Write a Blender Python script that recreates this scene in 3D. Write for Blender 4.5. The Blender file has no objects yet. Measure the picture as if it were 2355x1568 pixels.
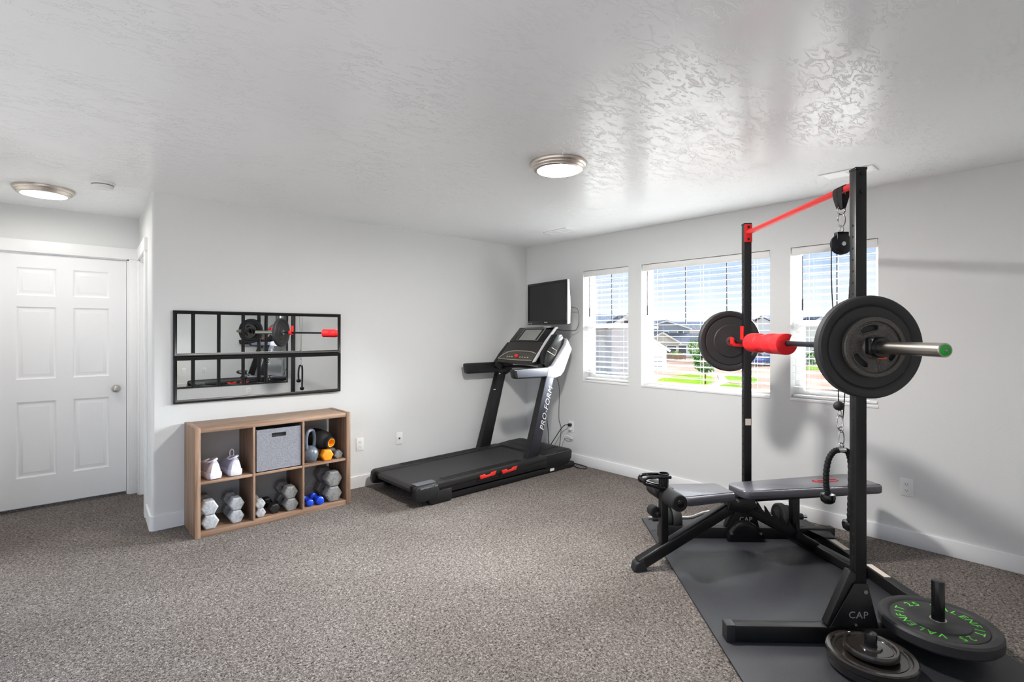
import bpy, bmesh, math, random
from mathutils import Matrix, Vector
PI = math.pi
random.seed(7)
SC = bpy.context.scene
COL = SC.collection

# ------------------------------------------------------------------ camera
FPX, IMW, IMH = 1188.868, 2355.0, 1568.0
YAW = math.radians(47.903)
cam_d = bpy.data.cameras.new('camera')
cam = bpy.data.objects.new('camera', cam_d)
COL.objects.link(cam)
cam.location = (0, 0, 1.4268)
cam.rotation_euler = (PI/2, 0, YAW - PI/2)
cam_d.sensor_width = 36
cam_d.lens = FPX/IMW*36
cam_d.shift_y = -(IMH/2 - 764.19)/IMW
cam_d.clip_start = 0.02
cam_d.clip_end = 600
SC.camera = cam

# ------------------------------------------------------------------ colour management
SC.view_settings.view_transform = 'Standard'
SC.view_settings.look = 'None'
SC.view_settings.gamma = 1
SC.view_settings.use_curve_mapping = False
SC.view_settings.exposure = 1.32
SC.cycles.use_denoising = True
SC.cycles.max_bounces = 12
SC.cycles.diffuse_bounces = 6
SC.cycles.glossy_bounces = 6
SC.cycles.transparent_max_bounces = 16
SC.cycles.sample_clamp_indirect = 8
SC.cycles.caustics_reflective = False
SC.cycles.caustics_refractive = False

# ------------------------------------------------------------------ sky and sun
world = bpy.data.worlds.new('sky')
SC.world = world
world.use_nodes = True
nt = world.node_tree
nt.nodes.clear()
wo = nt.nodes.new('ShaderNodeOutputWorld')
bg = nt.nodes.new('ShaderNodeBackground')
tc = nt.nodes.new('ShaderNodeTexCoord')
sx = nt.nodes.new('ShaderNodeSeparateXYZ')
rp = nt.nodes.new('ShaderNodeValToRGB')
nz = nt.nodes.new('ShaderNodeTexNoise')
mp = nt.nodes.new('ShaderNodeMapping')
mp.inputs['Scale'].default_value = (2.0, 2.0, 7.0)
nz.inputs['Scale'].default_value = 1.6
nz.inputs['Detail'].default_value = 5
mix = nt.nodes.new('ShaderNodeMix'); mix.data_type = 'RGBA'
r2 = nt.nodes.new('ShaderNodeValToRGB')
r2.color_ramp.elements[0].position = 0.46; r2.color_ramp.elements[1].position = 0.62
r2.color_ramp.elements[0].color = (0, 0, 0, 1); r2.color_ramp.elements[1].color = (0.7, 0.7, 0.7, 1)
e = rp.color_ramp.elements
e[0].position = 0.0; e[0].color = (0.72, 0.72, 0.72, 1)
e[1].position = 1.0; e[1].color = (0.26, 0.40, 0.66, 1)
for p, c in ((0.49, (0.66, 0.66, 0.66, 1)), (0.505, (0.56, 0.58, 0.61, 1)), (0.53, (0.40, 0.44, 0.50, 1)), (0.56, (0.25, 0.32, 0.44, 1)), (0.61, (0.20, 0.28, 0.42, 1)), (0.75, (0.26, 0.38, 0.58, 1))):
    q = e.new(p); q.color = c
mr = nt.nodes.new('ShaderNodeMapRange')
mr.inputs['From Min'].default_value = -1; mr.inputs['From Max'].default_value = 1
L = nt.links.new
L(tc.outputs['Generated'], sx.inputs[0]); L(sx.outputs['Z'], mr.inputs['Value']); L(mr.outputs[0], rp.inputs[0])
L(tc.outputs['Generated'], mp.inputs[0]); L(mp.outputs[0], nz.inputs['Vector']); L(nz.outputs['Fac'], r2.inputs[0])
L(r2.outputs[0], mix.inputs['Factor']); L(rp.outputs[0], mix.inputs['A']); mix.inputs['B'].default_value = (0.46, 0.47, 0.50, 1)
L(mix.outputs['Result'], bg.inputs['Color']); L(bg.outputs[0], wo.inputs[0])
bg.inputs['Strength'].default_value = 0.95

sun_d = bpy.data.lights.new('sun', 'SUN')
sun_d.energy = 27.0
sun_d.angle = math.radians(40)
sun_d.color = (0.96, 0.98, 1.0)
sun = bpy.data.objects.new('sun', sun_d)
COL.objects.link(sun)
sun.location = (30, -8, 25)
sun.rotation_euler = Vector((-0.88, 0.20, -0.40)).to_track_quat('-Z', 'Y').to_euler()
LAMP_POWER = 195.0

# ------------------------------------------------------------------ helpers
def lin(c):
    c = c/255.0
    return c/12.92 if c <= 0.04045 else ((c+0.055)/1.055)**2.4
def rgb(r, g, b): return (lin(r), lin(g), lin(b), 1)

MATS = {}
def mat(name, col=(200, 200, 200), rough=0.5, metal=0.0, spec=0.5, bump=None, vary=None, coat=0.0, emit=None):
    """procedural material; bump=(scale, strength, dist), vary=(scale, other colour, detail)"""
    if name in MATS: return MATS[name]
    m = bpy.data.materials.new(name); m.use_nodes = True
    n = m.node_tree.nodes; l = m.node_tree.links
    b = n['Principled BSDF']
    b.inputs['Base Color'].default_value = rgb(*col)
    b.inputs['Roughness'].default_value = rough
    b.inputs['Metallic'].default_value = metal
    b.inputs['Specular IOR Level'].default_value = spec
    if coat: b.inputs['Coat Weight'].default_value = coat; b.inputs['Coat Roughness'].default_value = 0.12
    if emit: b.inputs['Emission Color'].default_value = rgb(*emit[0]); b.inputs['Emission Strength'].default_value = emit[1]
    t = n.new('ShaderNodeTexCoord')
    if vary:
        z = n.new('ShaderNodeTexNoise'); z.inputs['Scale'].default_value = vary[0]; z.inputs['Detail'].default_value = vary[2] if len(vary) > 2 else 3
        x = n.new('ShaderNodeMix'); x.data_type = 'RGBA'
        r = n.new('ShaderNodeValToRGB'); r.color_ramp.elements[0].position = 0.38; r.color_ramp.elements[1].position = 0.62
        x.inputs['A'].default_value = rgb(*col); x.inputs['B'].default_value = rgb(*vary[1])
        l.new(t.outputs['Object'], z.inputs['Vector']); l.new(z.outputs['Fac'], r.inputs[0]); l.new(r.outputs[0], x.inputs['Factor']); l.new(x.outputs['Result'], b.inputs['Base Color'])
    if bump:
        z = n.new('ShaderNodeTexNoise'); z.inputs['Scale'].default_value = bump[0]; z.inputs['Detail'].default_value = 3
        u = n.new('ShaderNodeBump'); u.inputs['Strength'].default_value = bump[1]; u.inputs['Distance'].default_value = bump[2]
        l.new(t.outputs['Object'], z.inputs['Vector']); l.new(z.outputs['Fac'], u.inputs['Height']); l.new(u.outputs[0], b.inputs['Normal'])
    MATS[name] = m
    return m

class MB:
    """collects geometry, builds one mesh object"""
    def __init__(s): s.v = []; s.f = []
    def add(s, vs, fs, M=None):
        o = len(s.v)
        s.v += [tuple(M @ Vector(p)) if M else tuple(p) for p in vs]
        s.f += [tuple(o+i for i in f) for f in fs]
        return s
    def box(s, x0, x1, y0, y1, z0, z1, M=None):
        vs = [(x, y, z) for z in (z0, z1) for y in (y0, y1) for x in (x0, x1)]
        return s.add(vs, [(0,2,3,1),(4,5,7,6),(0,1,5,4),(2,6,7,3),(0,4,6,2),(1,3,7,5)], M)
    def bar(s, p0, p1, w, h, up=(0, 0, 1)):
        """rectangular bar p0-p1; w sideways, h along up"""
        p0, p1 = Vector(p0), Vector(p1); d = (p1-p0).normalized()
        sd = d.cross(Vector(up)).normalized(); uu = sd.cross(d)
        vs = []
        for p in (p0, p1):
            for a, b in ((-1,-1),(1,-1),(1,1),(-1,1)): vs.append(p+sd*(a*w/2)+uu*(b*h/2))
        return s.add(vs, [(0,1,2,3),(7,6,5,4),(0,4,5,1),(1,5,6,2),(2,6,7,3),(3,7,4,0)])
    def tube(s, pts, r, n=10, closed=False, caps=True, flat=None):
        pts = [Vector(p) for p in pts]; m = len(pts)
        rs = r if isinstance(r, (list, tuple)) else [r]*m
        tg = []
        for i in range(m):
            a = pts[i-1] if (i or closed) else pts[0]; b = pts[(i+1) % m] if (i < m-1 or closed) else pts[-1]
            tg.append((b-a).normalized())
        ref = Vector((0, 0, 1)) if abs(tg[0].z) < 0.9 else Vector((1, 0, 0))
        nn = tg[0].cross(ref).normalized(); vs = []
        for i in range(m):
            nn = (nn - tg[i]*nn.dot(tg[i])).normalized(); bb = tg[i].cross(nn)
            for k in range(n):
                a = 2*PI*k/n
                vs.append(pts[i] + (nn*math.cos(a) + bb*math.sin(a)*(flat or 1))*rs[i])
        fs = [(i*n+k, i*n+(k+1) % n, ((i+1) % m)*n+(k+1) % n, ((i+1) % m)*n+k) for i in range(m if closed else m-1) for k in range(n)]
        if caps and not closed: fs += [tuple(range(n-1, -1, -1)), tuple((m-1)*n+k for k in range(n))]
        return s.add(vs, fs)
    def cyl(s, p0, p1, r, r1=None, n=20):
        return s.tube([p0, p1], [r, r if r1 is None else r1], n)
    def lathe(s, prof, n=32, M=None):
        """prof [(r, z)] about local z; r=0 allowed at the ends"""
        vs = []; ring = []
        for r, z in prof:
            if r < 1e-6: ring.append([len(vs)]*n); vs.append((0, 0, z))
            else:
                ring.append(list(range(len(vs), len(vs)+n)))
                vs += [(r*math.cos(2*PI*k/n), r*math.sin(2*PI*k/n), z) for k in range(n)]
        fs = []
        for a, b in zip(ring, ring[1:]):
            for k in range(n):
                q = [a[k], a[(k+1) % n], b[(k+1) % n], b[k]]
                q = [x for i, x in enumerate(q) if x not in q[:i]]
                if len(q) > 2: fs.append(tuple(q))
        return s.add(vs, fs, M)
    def prism(s, poly, a0, a1, plane='xz', M=None):
        """polygon in a plane, extruded along the third axis from a0 to a1"""
        def P(p, a): return {'xz': (p[0], a, p[1]), 'xy': (p[0], p[1], a), 'yz': (a, p[0], p[1])}[plane]
        n = len(poly); vs = [P(p, a0) for p in poly]+[P(p, a1) for p in poly]
        return s.add(vs, [tuple(range(n)), tuple(range(2*n-1, n-1, -1))]+[(i, i+n, (i+1) % n+n, (i+1) % n) for i in range(n)], M)
    def sphere(s, c, r, n=16, m=10, sc=(1, 1, 1)):
        pr = [(r*math.sin(PI*i/m), -r*math.cos(PI*i/m)) for i in range(m+1)]
        pr[0] = (0, -r); pr[-1] = (0, r)
        return s.lathe(pr, n, Matrix.Translation(c) @ Matrix.Diagonal((*sc, 1)))
    def loft(s, rings, caps=True):
        n = len(rings[0]); vs = [p for r in rings for p in r]
        fs = [(i*n+k, i*n+(k+1) % n, (i+1)*n+(k+1) % n, (i+1)*n+k) for i in range(len(rings)-1) for k in range(n)]
        if caps: fs += [tuple(range(n-1, -1, -1)), tuple((len(rings)-1)*n+k for k in range(n))]
        return s.add(vs, fs)
    def mesh(s, name, bev=0, seg=2, ang=35, smooth=True, M=None):
        bm = bmesh.new()
        vs = [bm.verts.new(M @ Vector(p) if M else p) for p in s.v]
        for f in s.f:
            try: bm.faces.new([vs[i] for i in f])
            except ValueError: pass
        bmesh.ops.recalc_face_normals(bm, faces=bm.faces)
        if bev:
            ed = [x for x in bm.edges if len(x.link_faces) == 2 and x.calc_face_angle(0) > math.radians(ang)]
            bmesh.ops.bevel(bm, geom=ed, offset=bev, segments=seg, affect='EDGES', clamp_overlap=True, profile=0.5)
        me = bpy.data.meshes.new(name); bm.to_mesh(me); bm.free()
        if smooth:
            me.polygons.foreach_set('use_smooth', [True]*len(me.polygons))
            me.set_sharp_from_angle(angle=math.radians(40))
        return me

def pmat(o):
    return Matrix.Translation(o.location) @ o.rotation_euler.to_matrix().to_4x4()
def put(name, mb, m, parent=None, bev=0, seg=2, w=True, ang=35, smooth=True):
    """mesh object from mb; w: the geometry is in world coordinates, brought into the parent's space"""
    M = None
    if parent is not None and w:
        W = pmat(parent)
        if parent.parent is not None: W = pmat(parent.parent) @ W
        M = W.inverted()
    me = mb.mesh(name, bev, seg, ang, smooth, M)
    o = bpy.data.objects.new(name, me); COL.objects.link(o)
    if m: me.materials.append(m)
    if parent is not None: o.parent = parent
    return o
def part(name, mb, m, parent, bev=0, seg=2, ang=35): return put(name, mb, m, parent, bev, seg, False, ang)
def tag(o, label, cat, group=None, kind=None):
    o['label'] = label; o['category'] = cat
    if group: o['group'] = group
    if kind: o['kind'] = kind
    return o
def thing(name, label, cat, loc=(0, 0, 0), rz=0, group=None, kind=None, rot=None):
    o = bpy.data.objects.new(name, None); COL.objects.link(o)
    o.empty_display_size = 0.05
    o.location = loc; o.rotation_euler = rot if rot else (0, 0, rz)
    return tag(o, label, cat, group, kind)
def struct(name, mb, m, label=None, bev=0, parent=None):
    o = put(name, mb, m, parent, bev)
    if parent is None:
        o['kind'] = 'structure'
        if label: o['label'] = label
    return o
def sroot(name, loc=(0, 0, 0), label=None, rz=0):
    o = bpy.data.objects.new(name, None); COL.objects.link(o); o.location = loc; o.rotation_euler = (0, 0, rz)
    o['kind'] = 'structure'; o.empty_display_size = 0.05
    if label: o['label'] = label
    return o
def copy_tree(o, parent=None):
    c = o.copy(); COL.objects.link(c); c.parent = parent
    for ch in list(o.children): copy_tree(ch, c)
    return c
def text_mb(txt, size, M, extrude=0.0006, shear=0, spacing=1.0, align='CENTER'):
    """lettering as geometry; M places the text plane (x right, y up)"""
    cu = bpy.data.curves.new('lettering', 'FONT'); cu.body = txt; cu.size = size; cu.extrude = extrude
    cu.align_x = align; cu.align_y = 'CENTER'; cu.shear = shear; cu.space_character = spacing; cu.resolution_u = 3
    ob = bpy.data.objects.new('lettering', cu); COL.objects.link(ob)
    bpy.context.view_layer.update()
    me = bpy.data.meshes.new_from_object(ob.evaluated_get(bpy.context.evaluated_depsgraph_get()))
    mb = MB(); mb.add([M @ v.co for v in me.vertices], [tuple(p.vertices) for p in me.polygons])
    bpy.data.objects.remove(ob); bpy.data.curves.remove(cu); bpy.data.meshes.remove(me)
    return mb
def frame(o, x, y):
    """matrix with origin o, text-right x, text-up y"""
    x = Vector(x).normalized(); y = Vector(y).normalized(); z = x.cross(y)
    return Matrix(((x[0], y[0], z[0], o[0]), (x[1], y[1], z[1], o[1]), (x[2], y[2], z[2], o[2]), (0, 0, 0, 1)))
def spline(pts, k=6):
    """Catmull-Rom through pts"""
    P = [Vector(p) for p in pts]; P = [P[0]*2-P[1]]+P+[P[-1]*2-P[-2]]; out = []
    for i in range(1, len(P)-2):
        for j in range(k):
            t = j/k; a, b, c, d = P[i-1], P[i], P[i+1], P[i+2]
            out.append(0.5*((2*b)+(c-a)*t+(2*a-5*b+4*c-d)*t*t+(3*b-a-3*c+d)*t**3))
    out.append(P[-2]); return out

# ------------------------------------------------------------------ materials of the room
def nodes(m): return m.node_tree.nodes, m.node_tree.links, m.node_tree.nodes['Principled BSDF']
M_WALL = mat('wall_paint', (224, 225, 224), 0.55, bump=(170, 0.12, 0.004), spec=0.4)
M_TRIM = mat('white_trim_paint', (240, 240, 240), 0.38)
M_DOOR = mat('white_door_paint', (238, 238, 239), 0.42)
M_VINYL = mat('white_vinyl', (240, 240, 240), 0.4)
M_BLIND = mat('white_blind_slat', (240, 239, 237), 0.45)
M_BLACK = mat('black_powder_coat', (15, 15, 16), 0.42, spec=0.5)
M_BLACKG = mat('black_gloss', (14, 14, 16), 0.22)
M_RUBBER = mat('black_rubber', (38, 38, 40), 0.62, bump=(260, 0.12, 0.002))
M_CHROME = mat('chrome', (205, 205, 205), 0.16, 1.0)
M_STEEL = mat('satin_steel', (188, 182, 174), 0.3, 1.0)
M_RED = mat('red_paint', (222, 32, 30), 0.45)
M_WHITEP = mat('white_plastic', (238, 238, 238), 0.35)
M_DARKSLOT = mat('dark_slot', (60, 60, 60), 0.6)

# carpet: short twisted pile, beige and brown flecks
M_CARPET = mat('carpet_pile', (158, 146, 138), 0.95, spec=0.15)
n_, l_, b_ = nodes(M_CARPET)
t_ = n_.new('ShaderNodeTexCoord')
za = n_.new('ShaderNodeTexNoise'); za.inputs['Scale'].default_value = 95; za.inputs['Detail'].default_value = 2.5; za.inputs['Roughness'].default_value = 0.65; za.inputs['Distortion'].default_value = 1.1
ra = n_.new('ShaderNodeValToRGB'); ra.color_ramp.elements[0].position = 0.30; ra.color_ramp.elements[0].color = rgb(44, 37, 33)
ra.color_ramp.elements[1].position = 0.72; ra.color_ramp.elements[1].color = rgb(180, 171, 166)
for p_, c_ in ((0.42, rgb(95, 88, 84)), (0.55, rgb(132, 125, 120))):
    q_ = ra.color_ramp.elements.new(p_); q_.color = c_
zb = n_.new('ShaderNodeTexNoise'); zb.inputs['Scale'].default_value = 1.7; zb.inputs['Detail'].default_value = 4
rb_ = n_.new('ShaderNodeValToRGB'); rb_.color_ramp.elements[0].position = 0.35; rb_.color_ramp.elements[0].color = (0.84, 0.83, 0.82, 1); rb_.color_ramp.elements[1].position = 0.65; rb_.color_ramp.elements[1].color = (1, 1, 1, 1)
mm = n_.new('ShaderNodeMix'); mm.data_type = 'RGBA'; mm.blend_type = 'MULTIPLY'; mm.inputs['Factor'].default_value = 1
l_.new(t_.outputs['Object'], za.inputs['Vector']); l_.new(t_.outputs['Object'], zb.inputs['Vector'])
l_.new(za.outputs['Fac'], ra.inputs[0]); l_.new(zb.outputs['Fac'], rb_.inputs[0])
l_.new(ra.outputs[0], mm.inputs['A']); l_.new(rb_.outputs[0], mm.inputs['B']); l_.new(mm.outputs['Result'], b_.inputs['Base Color'])
bu = n_.new('ShaderNodeBump'); bu.inputs['Strength'].default_value = 0.75; bu.inputs['Distance'].default_value = 0.012
l_.new(za.outputs['Fac'], bu.inputs['Height']); l_.new(bu.outputs[0], b_.inputs['Normal'])

# ceiling: skip-trowel plaster, semi-gloss paint
M_CEIL = mat('ceiling_trowel_plaster', (244, 245, 246), 0.25, spec=0.55)
n_, l_, b_ = nodes(M_CEIL)
t_ = n_.new('ShaderNodeTexCoord'); mpc = n_.new('ShaderNodeMapping'); mpc.inputs['Scale'].default_value = (0.85, 2.0, 1); mpc.inputs['Rotation'].default_value = (0, 0, 0.5)
zc = n_.new('ShaderNodeTexNoise'); zc.inputs['Scale'].default_value = 13.0; zc.inputs['Detail'].default_value = 4.5; zc.inputs['Roughness'].default_value = 0.6; zc.inputs['Distortion'].default_value = 0.9
rc = n_.new('ShaderNodeValToRGB'); rc.color_ramp.elements[0].position = 0.535; rc.color_ramp.elements[0].color = (0, 0, 0, 1); rc.color_ramp.elements[1].position = 0.60; rc.color_ramp.elements[1].color = (0.35, 0.35, 0.35, 1)
q_ = rc.color_ramp.elements.new(0.555); q_.color = (1, 1, 1, 1)
zd = n_.new('ShaderNodeTexNoise'); zd.inputs['Scale'].default_value = 2.2; zd.inputs['Detail'].default_value = 2
rd = n_.new('ShaderNodeValToRGB'); rd.color_ramp.elements[0].position = 0.36; rd.color_ramp.elements[1].position = 0.54
ml = n_.new('ShaderNodeMath'); ml.operation = 'MULTIPLY'
l_.new(t_.outputs['Object'], mpc.inputs[0]); l_.new(mpc.outputs[0], zc.inputs['Vector']); l_.new(t_.outputs['Object'], zd.inputs['Vector'])
l_.new(zc.outputs['Fac'], rc.inputs[0]); l_.new(zd.outputs['Fac'], rd.inputs[0]); l_.new(rc.outputs[0], ml.inputs[0]); l_.new(rd.outputs[0], ml.inputs[1])
bu = n_.new('ShaderNodeBump'); bu.inputs['Strength'].default_value = 0.5; bu.inputs['Distance'].default_value = 0.003
l_.new(ml.outputs[0], bu.inputs['Height']); l_.new(bu.outputs[0], b_.inputs['Normal'])

def wood(name, axis):
    m = mat(name, (160, 128, 105), 0.5)
    n, l, b = nodes(m)
    t = n.new('ShaderNodeTexCoord'); mp = n.new('ShaderNodeMapping')
    s = [26, 26, 26]; s['xyz'.index(axis)] = 1.3
    mp.inputs['Scale'].default_value = s
    z = n.new('ShaderNodeTexNoise'); z.inputs['Scale'].default_value = 1.6; z.inputs['Detail'].default_value = 5; z.inputs['Distortion'].default_value = 0.6
    r = n.new('ShaderNodeValToRGB')
    r.color_ramp.elements[0].position = 0.32; r.color_ramp.elements[0].color = rgb(120, 92, 73)
    r.color_ramp.elements[1].position = 0.70; r.color_ramp.elements[1].color = rgb(166, 136, 114)
    l.new(t.outputs['Object'], mp.inputs[0]); l.new(mp.outputs[0], z.inputs['Vector']); l.new(z.outputs['Fac'], r.inputs[0]); l.new(r.outputs[0], b.inputs['Base Color'])
    return m
M_WOODX, M_WOODZ = wood('oak_laminate_along', 'x'), wood('oak_laminate_upright', 'z')

M_MIRROR = mat('mirror_silver', (238, 240, 240), 0.0, 1.0)
M_GLASS = bpy.data.materials.new('window_glass'); M_GLASS.use_nodes = True
n_ = M_GLASS.node_tree.nodes; l_ = M_GLASS.node_tree.links; n_.clear()
o_ = n_.new('ShaderNodeOutputMaterial'); x_ = n_.new('ShaderNodeMixShader'); a_ = n_.new('ShaderNodeBsdfTransparent'); g_ = n_.new('ShaderNodeBsdfGlossy'); f_ = n_.new('ShaderNodeFresnel')
a_.inputs['Color'].default_value = (0.95, 0.97, 0.965, 1); g_.inputs['Roughness'].default_value = 0.0; f_.inputs['IOR'].default_value = 1.45
l_.new(f_.outputs[0], x_.inputs[0]); l_.new(a_.outputs[0], x_.inputs[1]); l_.new(g_.outputs[0], x_.inputs[2]); l_.new(x_.outputs[0], o_.inputs[0])

# ================================================================== ROOM SHELL
AY, BX, CY, DY, LX, H = 4.484, 4.287, -0.25, 5.66, -1.35, 2.44
struct('floor', MB().box(LX-.12, BX+.16, CY-.12, DY+.12, -.06, 0), M_CARPET, 'grey-beige flecked carpet')
struct('ceiling', MB().box(LX-.12, BX+.16, CY-.12, DY+.12, H, H+.08), M_CEIL, 'white ceiling with skip-trowel texture')
# mirror wall with its rounded outside corner and the first strip of the hall side
SL = 0.0485
arc = [(0.568+.02-.02*math.sin(a), AY+.02-.02*math.cos(a)) for a in [PI/2*i/6 for i in range(6, -1, -1)]]
struct('wall_front', MB().prism(arc+[(BX+.16, AY), (BX+.16, AY+.12), (.71, AY+.12), (.71, 4.92), (.568+SL*(4.92-AY), 4.92)], 0, H, 'xy'), M_WALL, 'light grey wall with the mirrors')
HA = -math.atan(SL)
hall = sroot('wall_hall', (0.568, AY, 0), 'short hall wall behind the corner', HA)
part('wall_piece', MB().box(0, .12, .436, 1.09, 2.06, H).box(0, .12, 1.09, 1.19, 0, H), M_WALL, hall)
part('casing', MB().box(-.018, 0, .357, .436, 0, 2.06).box(-.018, 0, 1.09, 1.176, 0, 2.06).box(-.022, 0, .345, 1.176, 2.06, 2.16), M_TRIM, hall, .002)
part('jamb', MB().box(0, .12, .436, .45, 0, 2.06).box(0, .12, 1.076, 1.09, 0, 2.06).box(0, .12, .436, 1.09, 2.045, 2.06), M_TRIM, hall)
d2 = sroot('door_2', (0.568, AY, 0), 'white door in the hall side wall', HA)
part('slab', MB().box(.05, .085, .453, 1.073, .012, 2.043), M_DOOR, d2)

struct('wall_hall_end', MB().box(LX-.12, -.305, DY, DY+.12, 0, H).box(-.305, .55, DY, DY+.12, 2.075, H).box(.55, .75, DY, DY+.12, 0, H), M_WALL, 'wall above the six-panel door')
tr = sroot('trim_1', (0.1, DY, 0), 'white casing around the six-panel door')
put('casing', MB().box(.55, .624, DY-.018, DY, 0, 2.068).box(-.385, -.305, DY-.018, DY, 0, 2.068).box(-.40, .624, DY-.024, DY, 2.068, 2.165), M_TRIM, tr, .002)
put('jamb', MB().box(.536, .55, DY, DY+.12, 0, 2.07).box(-.305, -.291, DY, DY+.12, 0, 2.07).box(-.305, .55, DY, DY+.12, 2.06, 2.075), M_TRIM, tr)
struct('door_light_block', MB().box(-.5, 1.6, DY+.5, DY+.6, -.06, H).box(-.6, -.5, DY+.12, DY+.6, -.06, H).box(1.0, 1.1, AY+.12, DY+.6, -.06, H).box(-.6, 1.6, DY+.12, DY+.6, -.06, 0), M_WALL, 'added shell blocking outside light behind the doors')  # unseen shell, added to stop sky light leaking in round the doors
struct('wall_left_light_block', MB().box(-.62, -.50, 3.9, DY+.12, 0, H), M_WALL, 'added unseen wall keeping light from the open side off the hall')  # added out of view to block light from the left into the hall
struct('wall_back', MB().box(.6, BX+.16, CY-.12, CY, 0, H), M_WALL, 'light grey wall with the row of mirrors')

# six-panel door
d1 = sroot('door_1', (0.122, DY+.02, 0.03), 'white six-panel door with round knob')
X0, X1, Z0, Z1, YF = -.287, .533, .03, 2.056, DY+.016
cols_ = ((-.172, .071), (.174, .415)); rows_ = ((1.722, 1.947), (1.05, 1.632), (.262, .869))
put('slab', MB().box(X0, X1, YF+.012, YF+.035, Z0, Z1), M_DOOR, d1)
for a, b in ((X0, cols_[0][0]), (cols_[0][1], cols_[1][0]), (cols_[1][1], X1)):
    put('stile', MB().box(a, b, YF, YF+.013, Z0, Z1), M_DOOR, d1)
for a, b in ((Z0, rows_[2][0]), (rows_[2][1], rows_[1][0]), (rows_[1][1], rows_[0][0]), (rows_[0][1], Z1)):
    for c in cols_: put('rail', MB().box(c[0], c[1], YF, YF+.013, a, b), M_DOOR, d1)
for c in cols_:
    for r in rows_:
        p = MB(); i1, i2 = .018, .042
        ring = lambda i, y: [(c[0]+i, y, r[0]+i), (c[1]-i, y, r[0]+i), (c[1]-i, y, r[1]-i), (c[0]+i, y, r[1]-i)]
        p.loft([ring(0, YF+.0005), ring(.012, YF+.0105), ring(i1, YF+.0105), ring(i2, YF+.002)], caps=False)
        p.add(ring(i2, YF+.002), [(0, 1, 2, 3)])
        put('panel', p, M_DOOR, d1)
M_KNOB = mat('brushed_nickel', (190, 186, 180), 0.32, 1.0)
KM = Matrix.Translation((.46, YF, .935)) @ Matrix.Rotation(PI/2, 4, 'X')
kn = put('knob', MB().lathe([(0, .058), (.016, .057), (.026, .050), (.029, .042), (.026, .033), (.013, .026), (.011, .010), (.030, .008), (.032, 0), (0, 0)], 24, KM), M_KNOB, d1)
put('latch_plate', MB().box(X1-.0005, X1+.002, YF+.004, YF+.03, .90, .965), M_KNOB, d1)

# baseboards
BH, BT = .105, .013
cx_, cy_ = .588, AY+.02
arcb = [(cx_-(.02+BT)*math.sin(a), cy_-(.02+BT)*math.cos(a)) for a in [PI/2*i/6 for i in range(6, -1, -1)]]
struct('baseboard_front', MB().prism(arcb+[(BX, AY-BT), (BX, AY+.004), (.60, AY+.004), (.575, AY+.03), (.588, 4.84), (.585-BT, 4.84)], 0, BH, 'xy'), M_TRIM, 'white baseboard below the mirrors')
struct('baseboard_right', MB().box(BX-BT, BX, CY, AY-BT, 0, BH), M_TRIM, 'white baseboard below the windows', .003)
struct('baseboard_back', MB().box(.6, BX-BT, CY, CY+BT, 0, BH), M_TRIM, 'white baseboard below the row of mirrors', .003)
#struct('baseboard_left', MB().box(LX, LX+BT, CY+BT, DY, 0, BH), M_TRIM, 'white baseboard on the left side', .003)

# window wall
WZ0, WZ1 = .912, 2.083
WIN = [(3.027, 3.606), (1.678, 2.876), (.957, 1.526)]
wm = MB(); XO = BX+.16
ys = [CY-.12, WIN[2][0], WIN[2][1], WIN[1][0], WIN[1][1], WIN[0][0], WIN[0][1], AY+.12]
for i in range(7):
    if i % 2 == 0: wm.box(BX, XO, ys[i], ys[i+1], 0, H)
    else: wm.box(BX, XO, ys[i], ys[i+1], 0, WZ0); wm.box(BX, XO, ys[i], ys[i+1], WZ1, H)
struct('wall_right', wm, M_WALL, 'grey wall with three windows')
M_MUNT = mat('grey_muntin', (58, 60, 68), 0.5)
wl = ['narrow window with a sash rail beside the television', 'wide middle window behind the far rack upright', 'narrow window with a sash rail behind the barbell']
for i, (a, b) in enumerate(WIN):
    w = sroot('window_%d' % (i+1), (BX+.12, (a+b)/2, WZ0), wl[i])
    fx0, fx1, fw = BX+.095, BX+.155, .036
    put('frame', MB().box(fx0, fx1, a, a+fw, WZ0, WZ1).box(fx0, fx1, b-fw, b, WZ0, WZ1).box(fx0, fx1, a+fw, b-fw, WZ0, WZ0+fw).box(fx0, fx1, a+fw, b-fw, WZ1-fw, WZ1), M_VINYL, w, .002)
    put('sill', MB().box(BX-.006, fx0, a-.002, b+.002, WZ0-.012, WZ0+.008), M_TRIM, w, .003)
    zr = 1.475
    if i != 1:
        put('meeting_rail', MB().box(fx0+.008, fx1-.008, a+fw, b-fw, zr, zr+.045), M_VINYL, w, .002)
        put('sash', MB().box(fx0-.004, fx0+.03, a+fw-.004, a+fw+.03, WZ0+fw, zr).box(fx0-.004, fx0+.03, b-fw-.03, b-fw+.004, WZ0+fw, zr).box(fx0-.004, fx0+.03, a+fw+.03, b-fw-.03, WZ0+fw, WZ0+fw+.03), M_VINYL, w, .002)
        put('pane', MB().box(fx0+.03, fx0+.034, a+fw, b-fw, zr+.045, WZ1-fw), M_GLASS, w)
        put('pane', MB().box(fx0+.014, fx0+.018, a+fw, b-fw, WZ0+fw, zr), M_GLASS, w)
        ms = [(a+b)/2]
    else:
        put('pane', MB().box(fx0+.03, fx0+.034, a+fw, b-fw, WZ0+fw, WZ1-fw), M_GLASS, w)
        ms = [a+(b-a)*.34, a+(b-a)*.665]
    for y in ms:
        put('muntin', MB().box(fx0+.022, fx0+.029, y-.006, y+.006, (zr+.045 if i != 1 else 1.50), WZ1-fw), M_MUNT, w)

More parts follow.
